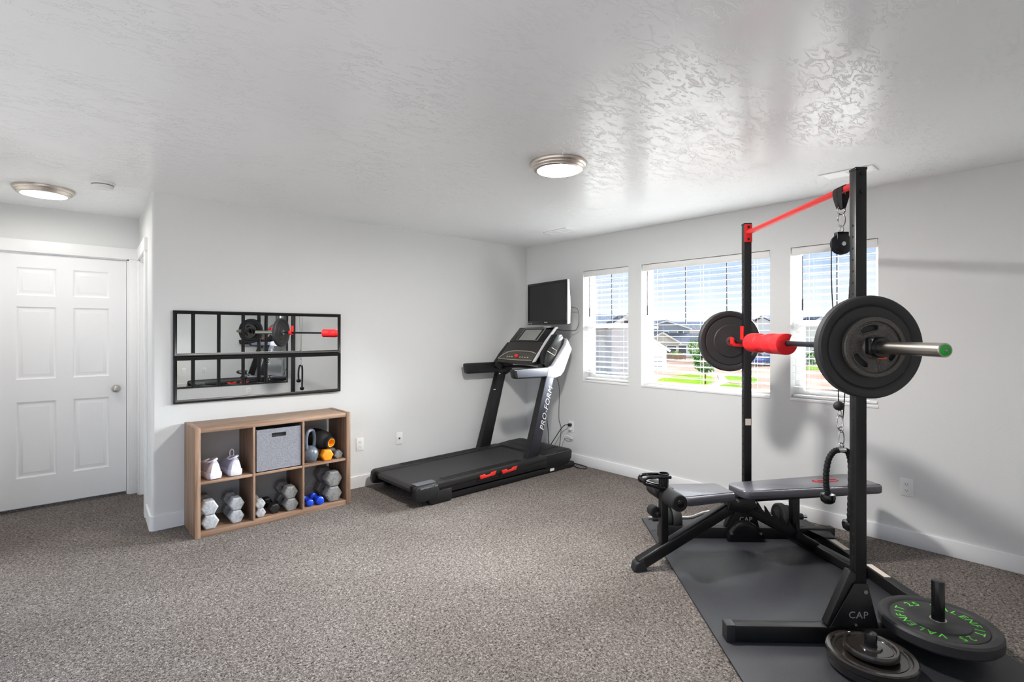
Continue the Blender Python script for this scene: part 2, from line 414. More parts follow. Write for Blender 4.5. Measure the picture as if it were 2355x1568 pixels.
# blinds
M_CORD = mat('blind_cord', (225, 225, 222), 0.8)
M_WAND = mat('smoked_wand', (70, 70, 74), 0.4)
slab_ = {}
bl = ['white slatted blind in the narrow window beside the television', 'white slatted blind across the wide middle window', 'white slatted blind in the narrow window behind the barbell']
for i, (a, b) in enumerate(WIN):
    bx = BX+.045
    t = thing('window_blind', bl[i], 'blind', (bx, (a+b)/2, WZ0), group='window blinds')
    hw = (b-a)/2-.008
    part('headrail', MB().box(-.034, -.024, -hw, hw, WZ1-WZ0-.062, WZ1-WZ0-.004).box(-.024, .03, -hw+.01, hw-.01, WZ1-WZ0-.045, WZ1-WZ0-.006), M_BLIND, t, .002)
    sm = MB(); n = 7; W2 = .029
    up = [(-W2+2*W2*k/(n-1), .0022*(1-((k-3)/3.0)**2)) for k in range(n)]
    poly = up+[(x, z-.0026) for x, z in reversed(up)]
    sm.prism(poly, -hw+.004, hw-.004, 'xz')
    me = sm.mesh('slat'); me.materials.append(M_BLIND)
    z = WZ1-WZ0-.095
    zs = []
    while z > .055:
        o = bpy.data.objects.new('slat', me); COL.objects.link(o); o.parent = t; o.location = (0, 0, z); zs.append(z)
        o.rotation_euler = (0, math.radians(random.uniform(-1.5, 1.5)), 0)
        z -= .0545
    part('bottom_rail', MB().box(-.027, .027, -hw+.004, hw-.004, .018, .034), M_BLIND, t, .004)
    cy = [-hw+.1, hw-.1] if i != 1 else [-hw+.12, 0, hw-.12]
    for y in cy:
        part('ladder_cord', MB().box(-.0312, -.0302, y-.0012, y+.0012, .02, WZ1-WZ0-.05).box(.0302, .0312, y-.0012, y+.0012, .02, WZ1-WZ0-.05), M_CORD, t)
    wy = hw-(.075 if i != 1 else .055)
    if i == 0: wy = hw-.075
    part('tilt_wand', MB().cyl((-.037, wy, WZ1-WZ0-.07), (-.037, wy, WZ1-WZ0-.40), .0035, n=8).cyl((-.037, wy, WZ1-WZ0-.40), (-.037, wy, WZ1-WZ0-.49), .006, n=8), M_WAND, t)

# ================================================================== CEILING FITTINGS
M_NICK = mat('brushed_nickel_rim', (212, 203, 193), 0.33, 1.0)
M_DIFF = mat('lit_diffuser', (255, 255, 255), 0.5, emit=((255, 252, 248), LAMP_POWER))
M_DIFH = mat('lit_diffuser_hall', (255, 255, 255), 0.5, emit=((255, 252, 248), LAMP_POWER*.12))
for x, y, lb in ((2.285, 2.115, 'round brushed-nickel ceiling light in the middle of the room'), (-.005, 4.92, 'round brushed-nickel ceiling light in front of the six-panel door')):
    t = thing('ceiling_light', lb, 'ceiling light', (x, y, H), group='lit flush ceiling lights')
    part('rim', MB().lathe([(.120, -.001), (.168, -.001), (.169, -.012), (.164, -.020), (.157, -.024), (.155, -.031), (.148, -.036), (.146, -.042), (.134, -.047), (.126, -.046), (.1245, -.034)], 48), M_NICK, t)
    part('diffuser', MB().lathe([(.1245, -.040), (.10, -.0435), (.05, -.046), (0, -.047)], 48), M_DIFF if x > 1 else M_DIFH, t)
t = thing('smoke_detector', 'round white smoke detector on the ceiling beside the hall light', 'smoke detector', (.29, 4.46, H))
part('base', MB().lathe([(0, 0), (.070, 0), (.072, -.006), (.068, -.014), (0, -.014)], 36), M_WHITEP, t)
part('cover', MB().lathe([(.060, -.014), (.060, -.030), (.052, -.040), (.020, -.043), (0, -.043)], 36), M_WHITEP, t)
part('vent_gap', MB().lathe([(.0605, -.016), (.0612, -.018), (.0605, -.020)], 36), M_DARKSLOT, t)
part('button', MB().lathe([(.012, -.042), (.011, -.046), (0, -.0465)], 16), M_WHITEP, t)
for x0, x1, y0, y1, lb in ((3.735, 3.90, 3.36, 3.665, 'white ceiling vent near the wall corner above the television'), (3.70, 3.845, .855, 1.15, 'white ceiling vent above the near rack upright')):
    t = thing('ceiling_vent', lb, 'vent', ((x0+x1)/2, (y0+y1)/2, H), group='ceiling vents')
    hx, hy = (x1-x0)/2, (y1-y0)/2
    part('frame', MB().box(-hx, hx, -hy, -hy+.022, -.007, 0).box(-hx, hx, hy-.022, hy, -.007, 0).box(-hx, -hx+.022, -hy+.022, hy-.022, -.007, 0).box(hx-.022, hx, -hy+.022, hy-.022, -.007, 0), M_WHITEP, t, .002)
    part('duct', MB().box(-hx+.02, hx-.02, -hy+.02, hy-.02, -.001, -.0005), M_DARKSLOT, t)
    n = 9
    for k in range(n):
        x = -hx+.028+(2*hx-.056)*k/(n-1)
        part('louver', MB().add([(x-.006, -hy+.022, -.001), (x-.006, hy-.022, -.001), (x+.004, hy-.022, -.007), (x+.004, -hy+.022, -.007), (x-.004, -hy+.022, -.001), (x-.004, hy-.022, -.001), (x+.006, hy-.022, -.007), (x+.006, -hy+.022, -.007)], [(0,1,2,3),(4,7,6,5),(0,3,7,4),(1,5,6,2),(0,4,5,1),(3,2,6,7)]), M_WHITEP, t)
    part('divider', MB().box(-hx+.02, hx-.02, -.003, .003, -.008, -.001), M_WHITEP, t)

# ================================================================== OUTLETS
def outlet(loc, rz, label, sockets=True):
    """plate in the local xz plane facing -y"""
    t = thing('wall_outlet', label, 'outlet', loc, rz, group='white wall plates')
    part('cover_plate', MB().box(-.036, .036, -.006, 0, -.059, .059), M_WHITEP, t, .003)
    if sockets:
        for z in (-.021, .021):
            s = part('socket', MB().lathe([(0, 0), (.0165, 0), (.0165, .003), (0, .003)], 20, Matrix.Translation((0, -.006, z)) @ Matrix.Rotation(PI/2, 4, 'X')), M_WHITEP, t)
            part('slot', MB().box(-.0075, -.0055, -.0096, -.0088, z-.004, z+.006).box(.0055, .0075, -.0096, -.0088, z-.004, z+.005).box(-.002, .002, -.0096, -.0088, z-.010, z-.006), M_DARKSLOT, s)
    else:
        part('jack', MB().box(-.009, .009, -.0085, -.006, -.008, .008), M_DARKSLOT, t, .001)
outlet((2.157, AY, .394), 0, 'white duplex outlet on the mirror wall beside the cube shelf')
outlet((2.566, AY, .394), 0, 'white cable jack plate between the cube shelf and the treadmill', False)
outlet((BX, 3.773, .394), -PI/2, 'white outlet with plugged-in cords behind the treadmill')
outlet((BX, .797, .39), -PI/2, 'white duplex outlet under the window wall behind the near rack upright')
outlet((2.36, CY, .39), PI, 'white outlet under the row of tall mirrors')

# ================================================================== MIRRORS
M_FRAME = mat('black_mirror_frame', (17, 17, 19), 0.28)
def mirror(loc, rz, w, h, label, group, lean=0):
    """framed mirror in the local xz plane, facing -y, loc at its lower edge on the wall"""
    t = thing('wall_mirror', label, 'mirror', loc, group=group, rot=(lean, 0, rz))
    fw = .026
    prof = [(0, 0), (0, -.016), (.006, -.021), (.014, -.019), (.021, -.013), (fw, -.011), (fw, 0)]   # (inset, y)
    rings = []
    for i, y in prof:
        rings.append([(-w/2+i, y, i), (w/2-i, y, i), (w/2-i, y, h-i), (-w/2+i, y, h-i)])
    part('frame', MB().loft(rings, caps=False), M_FRAME, t)
    part('mirror_glass', MB().box(-w/2+fw-.003, w/2-fw+.003, -.010, -.004, fw-.003, h-fw+.003), M_MIRROR, t)
mirror((1.3275, AY-.008, 1.2455), -.0112, 1.265, .343, 'long black-framed mirror, upper one of the stacked pair on the front wall', 'stacked mirrors on the front wall', .008)
mirror((1.3275, AY-.008, .901), -.0112, 1.265, .343, 'long black-framed mirror, lower one of the pair above the cube shelf', 'stacked mirrors on the front wall', .008)
for k in range(5):
    mirror((2.805-.35*k, CY, .50), PI, .349, 1.27, 'tall black-framed mirror in the row opposite, seen only as a reflection', 'row of tall mirrors on the back wall')

# ================================================================== CUBE SHELF
SX0, SX1, SY0, SY1, SH = .765, 1.89, 4.10, 4.466, .762
t = thing('cube_shelf', 'oak-look six-cube shelf standing below the mirrors', 'shelf', ((SX0+SX1)/2, (SY0+SY1)/2, 0))
T = .035; IX = [SX0+T, 1.137, 1.153, 1.496, 1.512, SX1-T]; ZB, ZM0, ZM1, ZT = .038, .366, .384, .727
put('side_panel', MB().box(SX0, SX0+T, SY0, SY1, 0, SH), M_WOODZ, t, .0015)
put('side_panel', MB().box(SX1-T, SX1, SY0, SY1, 0, SH), M_WOODZ, t, .0015)
put('top_panel', MB().box(SX0+T, SX1-T, SY0+.004, SY1, ZT, SH-.003), M_WOODX, t, .0015)
put('bottom_panel', MB().box(SX0+T, SX1-T, SY0+.004, SY1, 0, ZB), M_WOODX, t, .0015)
for a, b in ((IX[1], IX[2]), (IX[3], IX[4])):
    put('divider', MB().box(a, b, SY0+.004, SY1, ZB, ZT), M_WOODZ, t, .001)
for a, b in ((IX[0], IX[1]), (IX[2], IX[3]), (IX[4], IX[5])):
    put('shelf_board', MB().box(a, b, SY0+.006, SY1, ZM0, ZM1), M_WOODX, t, .001)

# fabric bin
M_FELT = mat('grey_felt', (150, 150, 157), 0.95, bump=(300, 0.4, 0.003), vary=(300, (116, 116, 124), 4), spec=0.2)
M_BIND = mat('black_binding', (20, 20, 22), 0.7)
t = thing('storage_bin', 'grey felt storage bin with a black handle slot in the cube shelf', 'bin', (1.3265, 4.28, ZM1))
bx0, bx1, by0, by1, bz1 = -.162, .160, -.168, .16, .315
fr = MB().box(bx0, bx1, by0, by0+.006, 0, .255).box(bx0, bx1, by0, by0+.006, .279, bz1).box(bx0, -.052, by0, by0+.006, .255, .279).box(.046, bx1, by0, by0+.006, .255, .279)
fr.box(bx0, bx1, by1-.006, by1, 0, bz1).box(bx0, bx0+.006, by0+.006, by1-.006, 0, bz1).box(bx1-.006, bx1, by0+.006, by1-.006, 0, bz1).box(bx0, bx1, by0, by1, 0, .006)
part('body', fr, M_FELT, t)
sl = MB()
for x0, x1, z0, z1 in ((-.055, .049, .252, .258), (-.055, .049, .276, .282), (-.055, -.049, .258, .276), (.043, .049, .258, .276)): sl.box(x0, x1, by0-.0015, by0+.0075, z0, z1)
part('handle_rim', sl, M_BIND, t, .001)
part('slot_backing', MB().box(-.06, .055, by0+.0065, by0+.0085, .245, .29), M_BIND, t)  # black sheet just behind the slot, so the hole reads dark

# hex dumbbells -----------------------------------------------------
M_HEXG = mat('grey_cast_iron_paint', (176, 178, 182), 0.42, vary=(60, (150, 152, 156), 4), bump=(90, 0.15, 0.002))
M_HEXD = mat('dull_grey_iron', (142, 142, 140), 0.4, vary=(60, (120, 120, 120), 4), bump=(90, 0.15, 0.002))
M_HEXB = mat('black_iron', (30, 30, 32), 0.4)
M_ORANGE = mat('orange_neoprene', (246, 150, 24), 0.5)
M_BLUE = mat('blue_vinyl', (22, 72, 214), 0.3)
M_HANDLE = mat('dark_handle_steel', (70, 70, 70), 0.4, 0.8)
def dumbbell(x, y, zbase, R, ln, hl, m, label, rz=0, roll=0, group='dumbbells in the cube shelf', round_=False, y_tilt=0):
    ap = R*math.cos(PI/6)
    t = thing('dumbbell', label, 'dumbbell', (x, y, zbase), group=group, rot=(y_tilt, 0, rz))
    for sg in (-1, 1):
        ra = []
        a0, a1 = (sg*ln/2, sg*(ln/2-hl))
        c = .16*R
        if round_:
            Mx = Matrix.Translation((0, sg*(ln/2-hl/2), ap)) @ Matrix.Rotation(PI/2, 4, 'X')
            p = MB().lathe([(0, -hl/2), (R*.55, -hl/2), (R*.86, -hl*.36), (R*.95, 0), (R*.86, hl*.36), (R*.55, hl/2), (0, hl/2)], 20, Mx)
        else:
            p = MB()
            for yy, rr in ((a0, R-c), (a0-sg*c*.8, R), (a1+sg*c*.8, R), (a1, R-c)):
                ra.append([(rr*math.cos(PI/3*k+roll), yy, ap+rr*math.sin(PI/3*k+roll)) for k in range(6)])
            p.loft(ra)
        part('head', p, m, t, .002 if not round_ else 0, ang=20)
    part('handle', MB().tube([(0, -ln/2+hl*.8, ap), (0, -ln*.12, ap), (0, 0, ap), (0, ln*.12, ap), (0, ln/2-hl*.8, ap)], [R*.27, R*.3, R*.33, R*.3, R*.27], 14), M_HANDLE if not round_ else m, t)
    return t
C1, C2 = .866, .8660
def stack(x, y, R, ln, hl, m, lb, dx=0, dr=0):
    a = R*math.cos(PI/6)
    dumbbell(x, y, ZB, R, ln, hl, m, lb[0])
    dumbbell(x+dx, y+.004, ZB+2*a+.001, R, ln, hl, m, lb[1])
stack(.866, 4.262, .057, .27, .085, M_HEXG, ('silver-grey hex dumbbell under another by the shelf side panel', 'silver-grey hex dumbbell on top of another by the shelf side panel'), -.004)
stack(1.038, 4.262, .052, .25, .08, M_HEXG, ('silver hex dumbbell under another, next to the first divider', 'silver hex dumbbell on top of another, next to the first divider'), .002)
stack(1.203, 4.252, .0375, .22, .06, M_HEXG, ('small silver hex dumbbell, lower of a pair against the divider below the bin', 'small silver hex dumbbell, upper of a pair against the divider below the bin'), -.002)
stack(1.425, 4.262, .0545, .26, .085, M_HEXD, ('dull grey hex dumbbell, lower of the large pair below the bin', 'dull grey hex dumbbell, upper of the large pair below the bin'), -.004)
stack(1.762, 4.270, .070, .29, .10, M_HEXD, ('large grey hex dumbbell, lower one beside the blue dumbbells', 'large grey hex dumbbell on top of its twin above the blue dumbbells'), .003)
dumbbell(1.312, 4.29, ZB, .040, .26, .075, M_HEXB, 'black hex dumbbell in the shade between the grey ones below the bin')
dumbbell(1.571, 4.215, ZB, .031, .17, .055, M_BLUE, 'small blue round-headed dumbbell against the shelf divider', round_=True)
dumbbell(1.648, 4.215, ZB, .036, .19, .06, M_BLUE, 'blue round-headed dumbbell next to the large grey hex pair', round_=True)
dumbbell(1.706, 4.215, ZM1, .050, .19, .065, M_ORANGE, 'orange hex dumbbell beside the kettlebell')
dumbbell(1.803, 4.215, ZM1, .037, .17, .055, M_HEXD, 'small worn grey hex dumbbell beside the orange one', roll=.18)

# kettlebell
M_KB = mat('blue_grey_enamel', (84, 92, 104), 0.3, vary=(40, (98, 106, 118), 3))
t = thing('kettlebell', 'blue-grey kettlebell standing upright in the cube shelf', 'kettlebell', (1.588, 4.185, ZM1), .5)
part('body', MB().lathe([(0, 0), (.036, 0), (.046, .006), (.060, .035), (.064, .062), (.058, .092), (.042, .115), (.022, .128), (0, .131)], 32), M_KB, t)
part('handle', MB().tube(spline([(-.036, 0, .095), (-.047, 0, .145), (-.046, 0, .20), (-.030, 0, .242), (0, 0, .252), (.030, 0, .242), (.046, 0, .20), (.047, 0, .145), (.036, 0, .095)], 4), .0145, 14), M_KB, t)
# massage roller
M_YEL = mat('yellow_core', (250, 178, 30), 0.5)
M_FOAM = mat('black_foam', (26, 25, 26), 0.75)
A = Vector((1.742, 4.135, .522)); Bp = Vector((1.655, 4.40, .556)); d_ = (Bp-A).normalized()
rq = d_.to_track_quat('Z', 'Y').to_matrix().to_4x4()
t = thing('foam_roller', 'black hollow roller with a yellow core lying behind the kettlebell', 'roller', A)
t.rotation_euler = rq.to_euler()
part('foam_body', MB().lathe([(.034, .0), (.043, .002), (.045, .012), (.045, .045), (.060, .055), (.076, .075), (.078, .20), (.070, .245), (.0, .25)], 32), M_FOAM, t)
part('core', MB().lathe([(.030, .001), (.0345, .0), (.0345, .045), (.0, .047), (.0, .043), (.030, .042)], 28), M_YEL, t)

# running shoes, heels to the room
M_SHW = mat('white_shoe_leather', (206, 204, 216), 0.5)
M_SHM = mat('pale_mesh', (172, 168, 186), 0.8, bump=(300, 0.3, 0.002))
M_SHD = mat('grey_shoe_lining', (92, 100, 112), 0.8)
def shoe(x, y, rz, label, mirror_=1, tab=True):
    t = thing('running_shoe', label, 'shoe', (x, y, ZM1), rz, group='pair of running shoes')
    t.scale = (1.32, 1.12, 1.28)
    def W(y_):   # half widths along the shoe: heel 0 -> toe .28
        pts = [(0, .026), (.03, .033), (.09, .032), (.15, .036), (.21, .046), (.25, .040), (.28, .016)]
        for (a, wa), (b, wb) in zip(pts, pts[1:]):
            if a <= y_ <= b: return wa+(wb-wa)*(y_-a)/(b-a)
        return .016
    ys_ = [0, .012, .03, .06, .09, .12, .15, .18, .21, .24, .262, .28]
    rings = []
    for yy in ys_:
        w = W(yy)+.004; lift = .010*max(0, (yy-.2)/.08)**2+.004*max(0, (.03-yy)/.03); th = .036 if yy < .12 else .036-.010*(yy-.12)/.16
        rings.append([(-w*.86, yy, lift), (w*.86, yy, lift), (w, yy, lift+th*.45), (w*.97, yy, lift+th), (-w*.97, yy, lift+th), (-w, yy, lift+th*.45)])
    so = part('sole', MB().loft(rings), M_SHW, t, .003, ang=50)
    hs = {0: .098, .012: .104, .03: .100, .06: .088, .09: .086, .12: .092, .15: .088, .18: .078, .21: .068, .24: .058, .262: .048, .28: .036}
    rings = []
    for yy in ys_:
        w = W(yy)*.95; hh = hs[yy]; z0 = .030
        r = []
        for k in range(13):
            a = PI*k/12
            sq = .72 if yy < .1 else 1.0
            r.append((w*math.copysign(abs(math.cos(a))**sq, math.cos(a)) * (1-.28*(math.sin(a) if yy < .13 else 0)), yy+.004+(.010*math.sin(a) if yy < .02 else 0), z0+(hh-z0)*math.sin(a)**.8))
        rings.append(r)
    part('upper', MB().loft(rings), M_SHM, t)
    # heel counter and collar
    ch = []
    for yy, hh in ((-.0015, .085), (.006, .1), (.03, .096), (.055, .07)):
        w = W(max(yy, 0))*.97; r = []
        for k in range(13):
            a = PI*k/12
            r.append((w*math.copysign(abs(math.cos(a))**.72, math.cos(a))*(1-.26*math.sin(a)), yy+(.010*math.sin(a) if yy < .02 else 0)+.002, .031+(hh-.030)*math.sin(a)**.8))
        ch.append(r)
    part('heel_counter', MB().loft(ch, caps=True), M_SHW, t)
    col = [(.020*math.cos(a), .062+.040*math.sin(a), .097+.010*math.cos(a+.8)) for a in [2*PI*k/20 for k in range(20)]]
    part('collar', MB().tube(col, .0065, 8, closed=True), M_SHW, t)
    part('opening', MB().add([(c[0]*.8, .062+(c[1]-.062)*.8, .096) for c in col], [tuple(range(20))]).prism([(c[0]*.8, .062+(c[1]-.062)*.8) for c in col], .06, .0985, 'xy'), M_SHD, t)
    for k in range(4):
        yy = .115+.024*k
        part('lace', MB().tube(spline([(-.020, yy, .083-.006*k), (0, yy+.004, .098-.007*k), (.020, yy, .083-.006*k)], 4), .0028, 6), M_SHW, t)
    if tab:
        part('pull_loop', MB().tube(spline([(-.008, .100, .098), (-.010, .098, .125), (0, .097, .140), (.010, .098, .125), (.008, .100, .098)], 5), .0024, 6), M_SHW, t)
shoe(.900, 4.125, .16, 'white running shoe turned outward by the shelf side panel', tab=False)
shoe(1.030, 4.122, .03, 'white running shoe with a raised pull loop beside the felt bin')

CORD_TV = [(4.12, 3.66, 1.702), (4.2, 3.605, 1.668), (4.2, 3.593, 1.538), (4.2, 3.629, 1.455), (4.2, 3.734, 1.446), (4.12, 3.88, 1.46)]
CORD_LONG = [(4.20, 3.962, 0.98), (4.25, 3.962, 0.921), (4.262, 3.929, 0.792), (4.262, 3.936, 0.475), (4.262, 3.903, 0.358), (4.25, 3.923, 0.12), (4.22, 3.92, 0.05)]
CORD_SHORT = [(4.24, 4.12, 0.60), (4.24, 4.099, 0.433), (4.24, 4.078, 0.287), (4.22, 4.044, 0.10), (4.19, 4.04, 0.05)]
CORD_POWER = [(4.25, 3.772, 0.416), (4.22, 3.80, 0.416), (4.22, 3.86, 0.37), (4.20, 3.93, 0.264), (4.17, 3.98, 0.168), (4.16, 3.99, 0.10)]
CORD_WHITE = [(4.255, 3.772, 0.372), (4.25, 3.806, 0.348), (4.25, 3.832, 0.306), (4.25, 3.858, 0.254), (4.23, 3.884, 0.154), (4.21, 3.89, 0.06)]
BUNDLE = [(4.25, 3.832, 0.306), (4.255, 3.77, 0.290), (4.255, 3.725, 0.276), (4.25, 3.775, 0.264), (4.25, 3.851, 0.279), (4.245, 3.80, 0.296), (4.245, 3.74, 0.284), (4.245, 3.80, 0.270), (4.25, 3.845, 0.285)]
CORD_FLOOR = [(4.16, 3.80, 0.006), (4.22, 3.78, 0.006), (4.262, 3.70, 0.006), (4.262, 3.60, 0.006), (4.245, 3.52, 0.006), (4.18, 3.495, 0.006), (4.15, 3.56, 0.006), (4.185, 3.66, 0.006), (4.195, 3.74, 0.006)]

# ================================================================== TREADMILL
M_TMB = mat('black_treadmill_plastic', (17, 17, 19), 0.45, bump=(300, 0.05, 0.001))
M_TMD = mat('dark_ribbed_rail', (32, 31, 31), 0.5)
M_BELT = mat('running_belt', (42, 41, 42), 0.6, bump=(420, 0.35, 0.003))
M_TMW = mat('white_console_plastic', (200, 200, 205), 0.38)
M_TMS = mat('silver_blue_plastic', (94, 96, 107), 0.4, 0.2)
M_TMN = mat('charcoal_blue_paint', (46, 47, 54), 0.35, 0.2)
M_SCREEN = mat('grey_screen', (142, 142, 140), 0.25)
M_PANEL = mat('dark_brown_console', (40, 35, 32), 0.38)
M_SILV = mat('silver_line', (200, 190, 182), 0.35, 0.4)
M_REDP = mat('red_plastic', (226, 48, 36), 0.4)
M_LETW = mat('white_lettering', (235, 235, 240), 0.5)
# upright cover: charcoal low down, grey-silver towards the top
M_FADE = mat('charcoal_to_silver', (60, 60, 66), 0.33, 0.25)
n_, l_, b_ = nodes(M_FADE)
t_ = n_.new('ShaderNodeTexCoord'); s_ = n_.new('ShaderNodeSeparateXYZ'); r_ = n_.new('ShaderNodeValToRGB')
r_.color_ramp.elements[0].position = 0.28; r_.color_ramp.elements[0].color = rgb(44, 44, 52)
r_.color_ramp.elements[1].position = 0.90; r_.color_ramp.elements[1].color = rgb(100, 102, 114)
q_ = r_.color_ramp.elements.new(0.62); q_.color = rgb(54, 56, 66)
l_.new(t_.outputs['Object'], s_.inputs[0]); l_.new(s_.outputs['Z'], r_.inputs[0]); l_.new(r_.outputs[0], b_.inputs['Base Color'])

tm = thing('treadmill', 'black treadmill with silver-white console standing in the corner under the television', 'treadmill', (3.2, 3.98, 0))
def tp(name, mb, m, bev=0, seg=2, par=None): return put(name, mb, m, par or tm, bev, seg)
for y0, y1 in ((3.60, 3.718), (4.262, 4.38)):
    fr = tp('foot_rail', MB().prism([(2.235, .125), (2.235, .168), (2.25, .176), (3.72, .196), (3.72, .145)], y0, y1, 'xz'), M_TMD, .006)
    rib = MB()
    for k in range(6):
        yy = y0+.022+k*.0145
        rib.prism([(2.50, .1795), (2.50, .1815), (3.40, .194), (3.40, .192)], yy, yy+.006, 'xz')
    tp('rib', rib, M_TMB, par=fr)
    o = y0 if y0 < 4 else y1
    a, b = (o, o+.05) if y0 < 4 else (o-.05, o)
    tp('rear_cap', MB().prism([(2.215, .055), (2.205, .10), (2.212, .155), (2.235, .174), (2.40, .178), (2.44, .12), (2.42, .06), (2.30, .045)], a-.004, b+.004, 'xz'), M_TMB, .01, 3)
    tp('side_skirt', MB().box(2.40, 3.74, a+.012, b-.004, .075, .15), M_TMB, .004)
    tp('base_rail', MB().box(2.58, 4.16, a+.03, a+.085, .006, .058), M_TMB, .006)
    tp('rear_foot', MB().prism([(2.33, .05), (2.36, 0), (2.56, 0), (2.57, .03), (2.57, .11), (2.33, .11)], a+.004, b+.03, 'xz'), M_TMB, .008)
    tp('front_wheel', MB().cyl((4.15, a+.035, .032), (4.15, a+.08, .032), .032), M_TMB, .004)
tp('belt', MB().prism([(2.25, .10), (2.225, .115), (2.22, .14), (2.235, .160), (2.26, .167), (3.86, .186), (3.86, .15), (2.28, .10)], 3.722, 4.258, 'xz'), M_BELT)
tp('grey_wedge', MB().prism([(2.24, .1765), (2.24, .178), (2.43, .1795), (2.43, .178)], 3.63, 3.715, 'xz'), mat('grey_rail_end', (84, 86, 92), .5))
tp('crossmember', MB().box(2.60, 2.66, 3.66, 4.32, .01, .05).box(4.06, 4.12, 3.66, 4.32, .01, .05), M_TMB, .004)
hp = [(3.70, .155), (3.70, .197), (3.78, .204), (3.90, .212), (4.04, .214), (4.10, .205), (4.128, .185), (4.118, .11), (4.07, .055), (3.98, .042), (3.72, .05)]
tp('motor_hood', MB().prism(hp, 3.618, 4.362, 'xz'), M_TMB, .014, 3)
tp('hood_crest', MB().prism([(3.78, .20), (3.82, .216), (3.96, .226), (4.03, .222), (4.06, .208)], 3.75, 4.23, 'xz'), M_TMD, .006)
tp('hood_trim', MB().bar((3.66, 3.613, .19), (4.09, 3.613, .196), .004, .006), mat('grey_trim_line', (96, 94, 92), .4))
for x in (2.875, 3.135):
    tp('red_cushion', MB().prism([(x, .120), (x-.012, .155), (x+.05, .158), (x+.06, .145), (x+.11, .147), (x+.125, .162), (x+.185, .165), (x+.165, .128)], 3.594, 3.63, 'xz'), M_REDP, .004)
    tp('cushion_bracket', MB().box(x-.03, x+.21, 3.60, 3.635, .105, .12), M_TMB)
tp('sticker', MB().box(3.80, 3.86, 3.628, 3.6295, .018, .046), M_WHITEP)
tp('lettering', text_mb('PERFORMANCE 400i', .019, frame((2.335, 3.5952, .158), (1, 0, .01), (0, 0, 1)), shear=.3), mat('grey_lettering', (150, 150, 152), .5))
# uprights
UB, UT, UZ = (3.457, 3.613), (3.779, 3.895), .985
def upright(y0, y1, dx, m, nm):
    r0 = [(UB[0]+dx, y0, .012), (UB[1]+dx, y0, .012), (UB[1]+dx, y1, .012), (UB[0]+dx, y1, .012)]
    r1 = [(UT[0]+dx, y0, UZ), (UT[1]+dx, y0, UZ), (UT[1]+dx, y1, UZ), (UT[0]+dx, y1, UZ)]
    return tp(nm, MB().loft([r0, r1]), m, .006)
ur = upright(3.662, 3.732, 0, M_TMB, 'upright')
r0 = [(UB[0]+.008, 3.6595, .10), (UB[1]-.004, 3.6595, .10), (UB[1]-.004, 3.664, .10), (UB[0]+.008, 3.664, .10)]
f_ = (.10-.012)/(UZ-.012)
sh = lambda p, q, f: p+(q-p)*f
def facering(z):
    f = (z-.012)/(UZ-.012); a = sh(UB[0], UT[0], f)+.008; b = sh(UB[1], UT[1], f)-.004
    return [(a, 3.6592, z), (b, 3.6592, z), (b, 3.664, z), (a, 3.664, z)]
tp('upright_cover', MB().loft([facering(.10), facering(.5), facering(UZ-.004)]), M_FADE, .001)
dv = Vector((.305, 0, .973)).normalized(); uv = Vector((-dv.z, 0, dv.x))
tp('lettering', text_mb('PRO-FORM', .088, frame((3.775, 3.6585, .655), dv, uv), shear=.25, spacing=1.05), M_LETW)
tp('base_shoe', MB().prism([(3.42, 0), (3.43, .05), (3.66, .06), (3.68, .03), (3.68, 0)], 3.655, 3.74, 'xz'), M_TMB, .006)
tp('pivot_wheel', MB().cyl((3.40, 3.655, .03), (3.40, 3.70, .03), .03), M_TMB, .004)
ul = upright(4.35, 4.42, -.05, M_TMB, 'upright')
tp('badge', MB().box(3.655, 3.685, 4.3488, 4.3495, .795, .803), M_LETW)
tp('badge', MB().box(3.735, 3.755, 4.3488, 4.3495, .965, .975), M_LETW)
tp('base_shoe', MB().box(3.38, 3.62, 4.345, 4.425, 0, .05), M_TMB, .006)
# handrails
tp('handrail', MB().prism([(3.352, .992), (3.336, 1.062), (3.346, 1.068), (3.85, 1.072), (3.82, .968), (3.37, .976)], 3.664, 3.73, 'xz'), M_TMB, .012, 3)
tp('handrail_plate', MB().prism([(3.382, .990), (3.364, 1.058), (3.80, 1.062), (3.795, .982)], 3.6585, 3.668, 'xz'), M_TMS, .004)
tp('handrail', MB().prism([(3.298, .998), (3.282, 1.09), (3.295, 1.098), (3.78, 1.10), (3.76, .985), (3.315, .99)], 4.352, 4.415, 'xz'), M_TMB, .012, 3)
tp('crossbar', MB().tube(spline([(3.80, 4.37, 1.03), (3.80, 4.2, 1.052), (3.81, 4.02, 1.06), (3.83, 3.85, 1.045), (3.845, 3.71, 1.02)], 5), .022, 12, flat=.7), M_TMB)
# console
cp = [(3.690, 1.10), (3.705, 1.135), (3.80, 1.235), (3.88, 1.33), (4.035, 1.478), (4.075, 1.478), (4.085, 1.455), (3.90, 1.25), (3.82, 1.13), (3.76, 1.085)]
cb = tp('console', MB().prism(cp, 3.785, 4.33, 'xz'), M_PANEL, .006)
nrm = Vector((-.72, 0, .69))
def on_face(f, out=0.0):   # f 0..1 up the console face (upper flat part)
    a, b = Vector((3.88, 0, 1.33)), Vector((4.035, 0, 1.478)); p = a+(b-a)*f+nrm*out
    return p.x, p.z
def fplate(y0, y1, f0, f1, t0, t1):
    a0, a1, b1, b0 = on_face(f0, t0), on_face(f1, t0), on_face(f1, t1), on_face(f0, t1)
    return MB().prism([a0, a1, b1, b0], y0, y1, 'xz')
tp('head_panel', fplate(3.787, 4.328, -.02, 1.0, -.004, .003), M_BLACKG, .001, par=cb)
tp('screen_frame', fplate(3.90, 4.225, .05, .93, .002, .007), M_SILV, par=cb)
tp('screen_border', fplate(3.907, 4.218, .07, .90, .004, .009), M_BLACKG, par=cb)
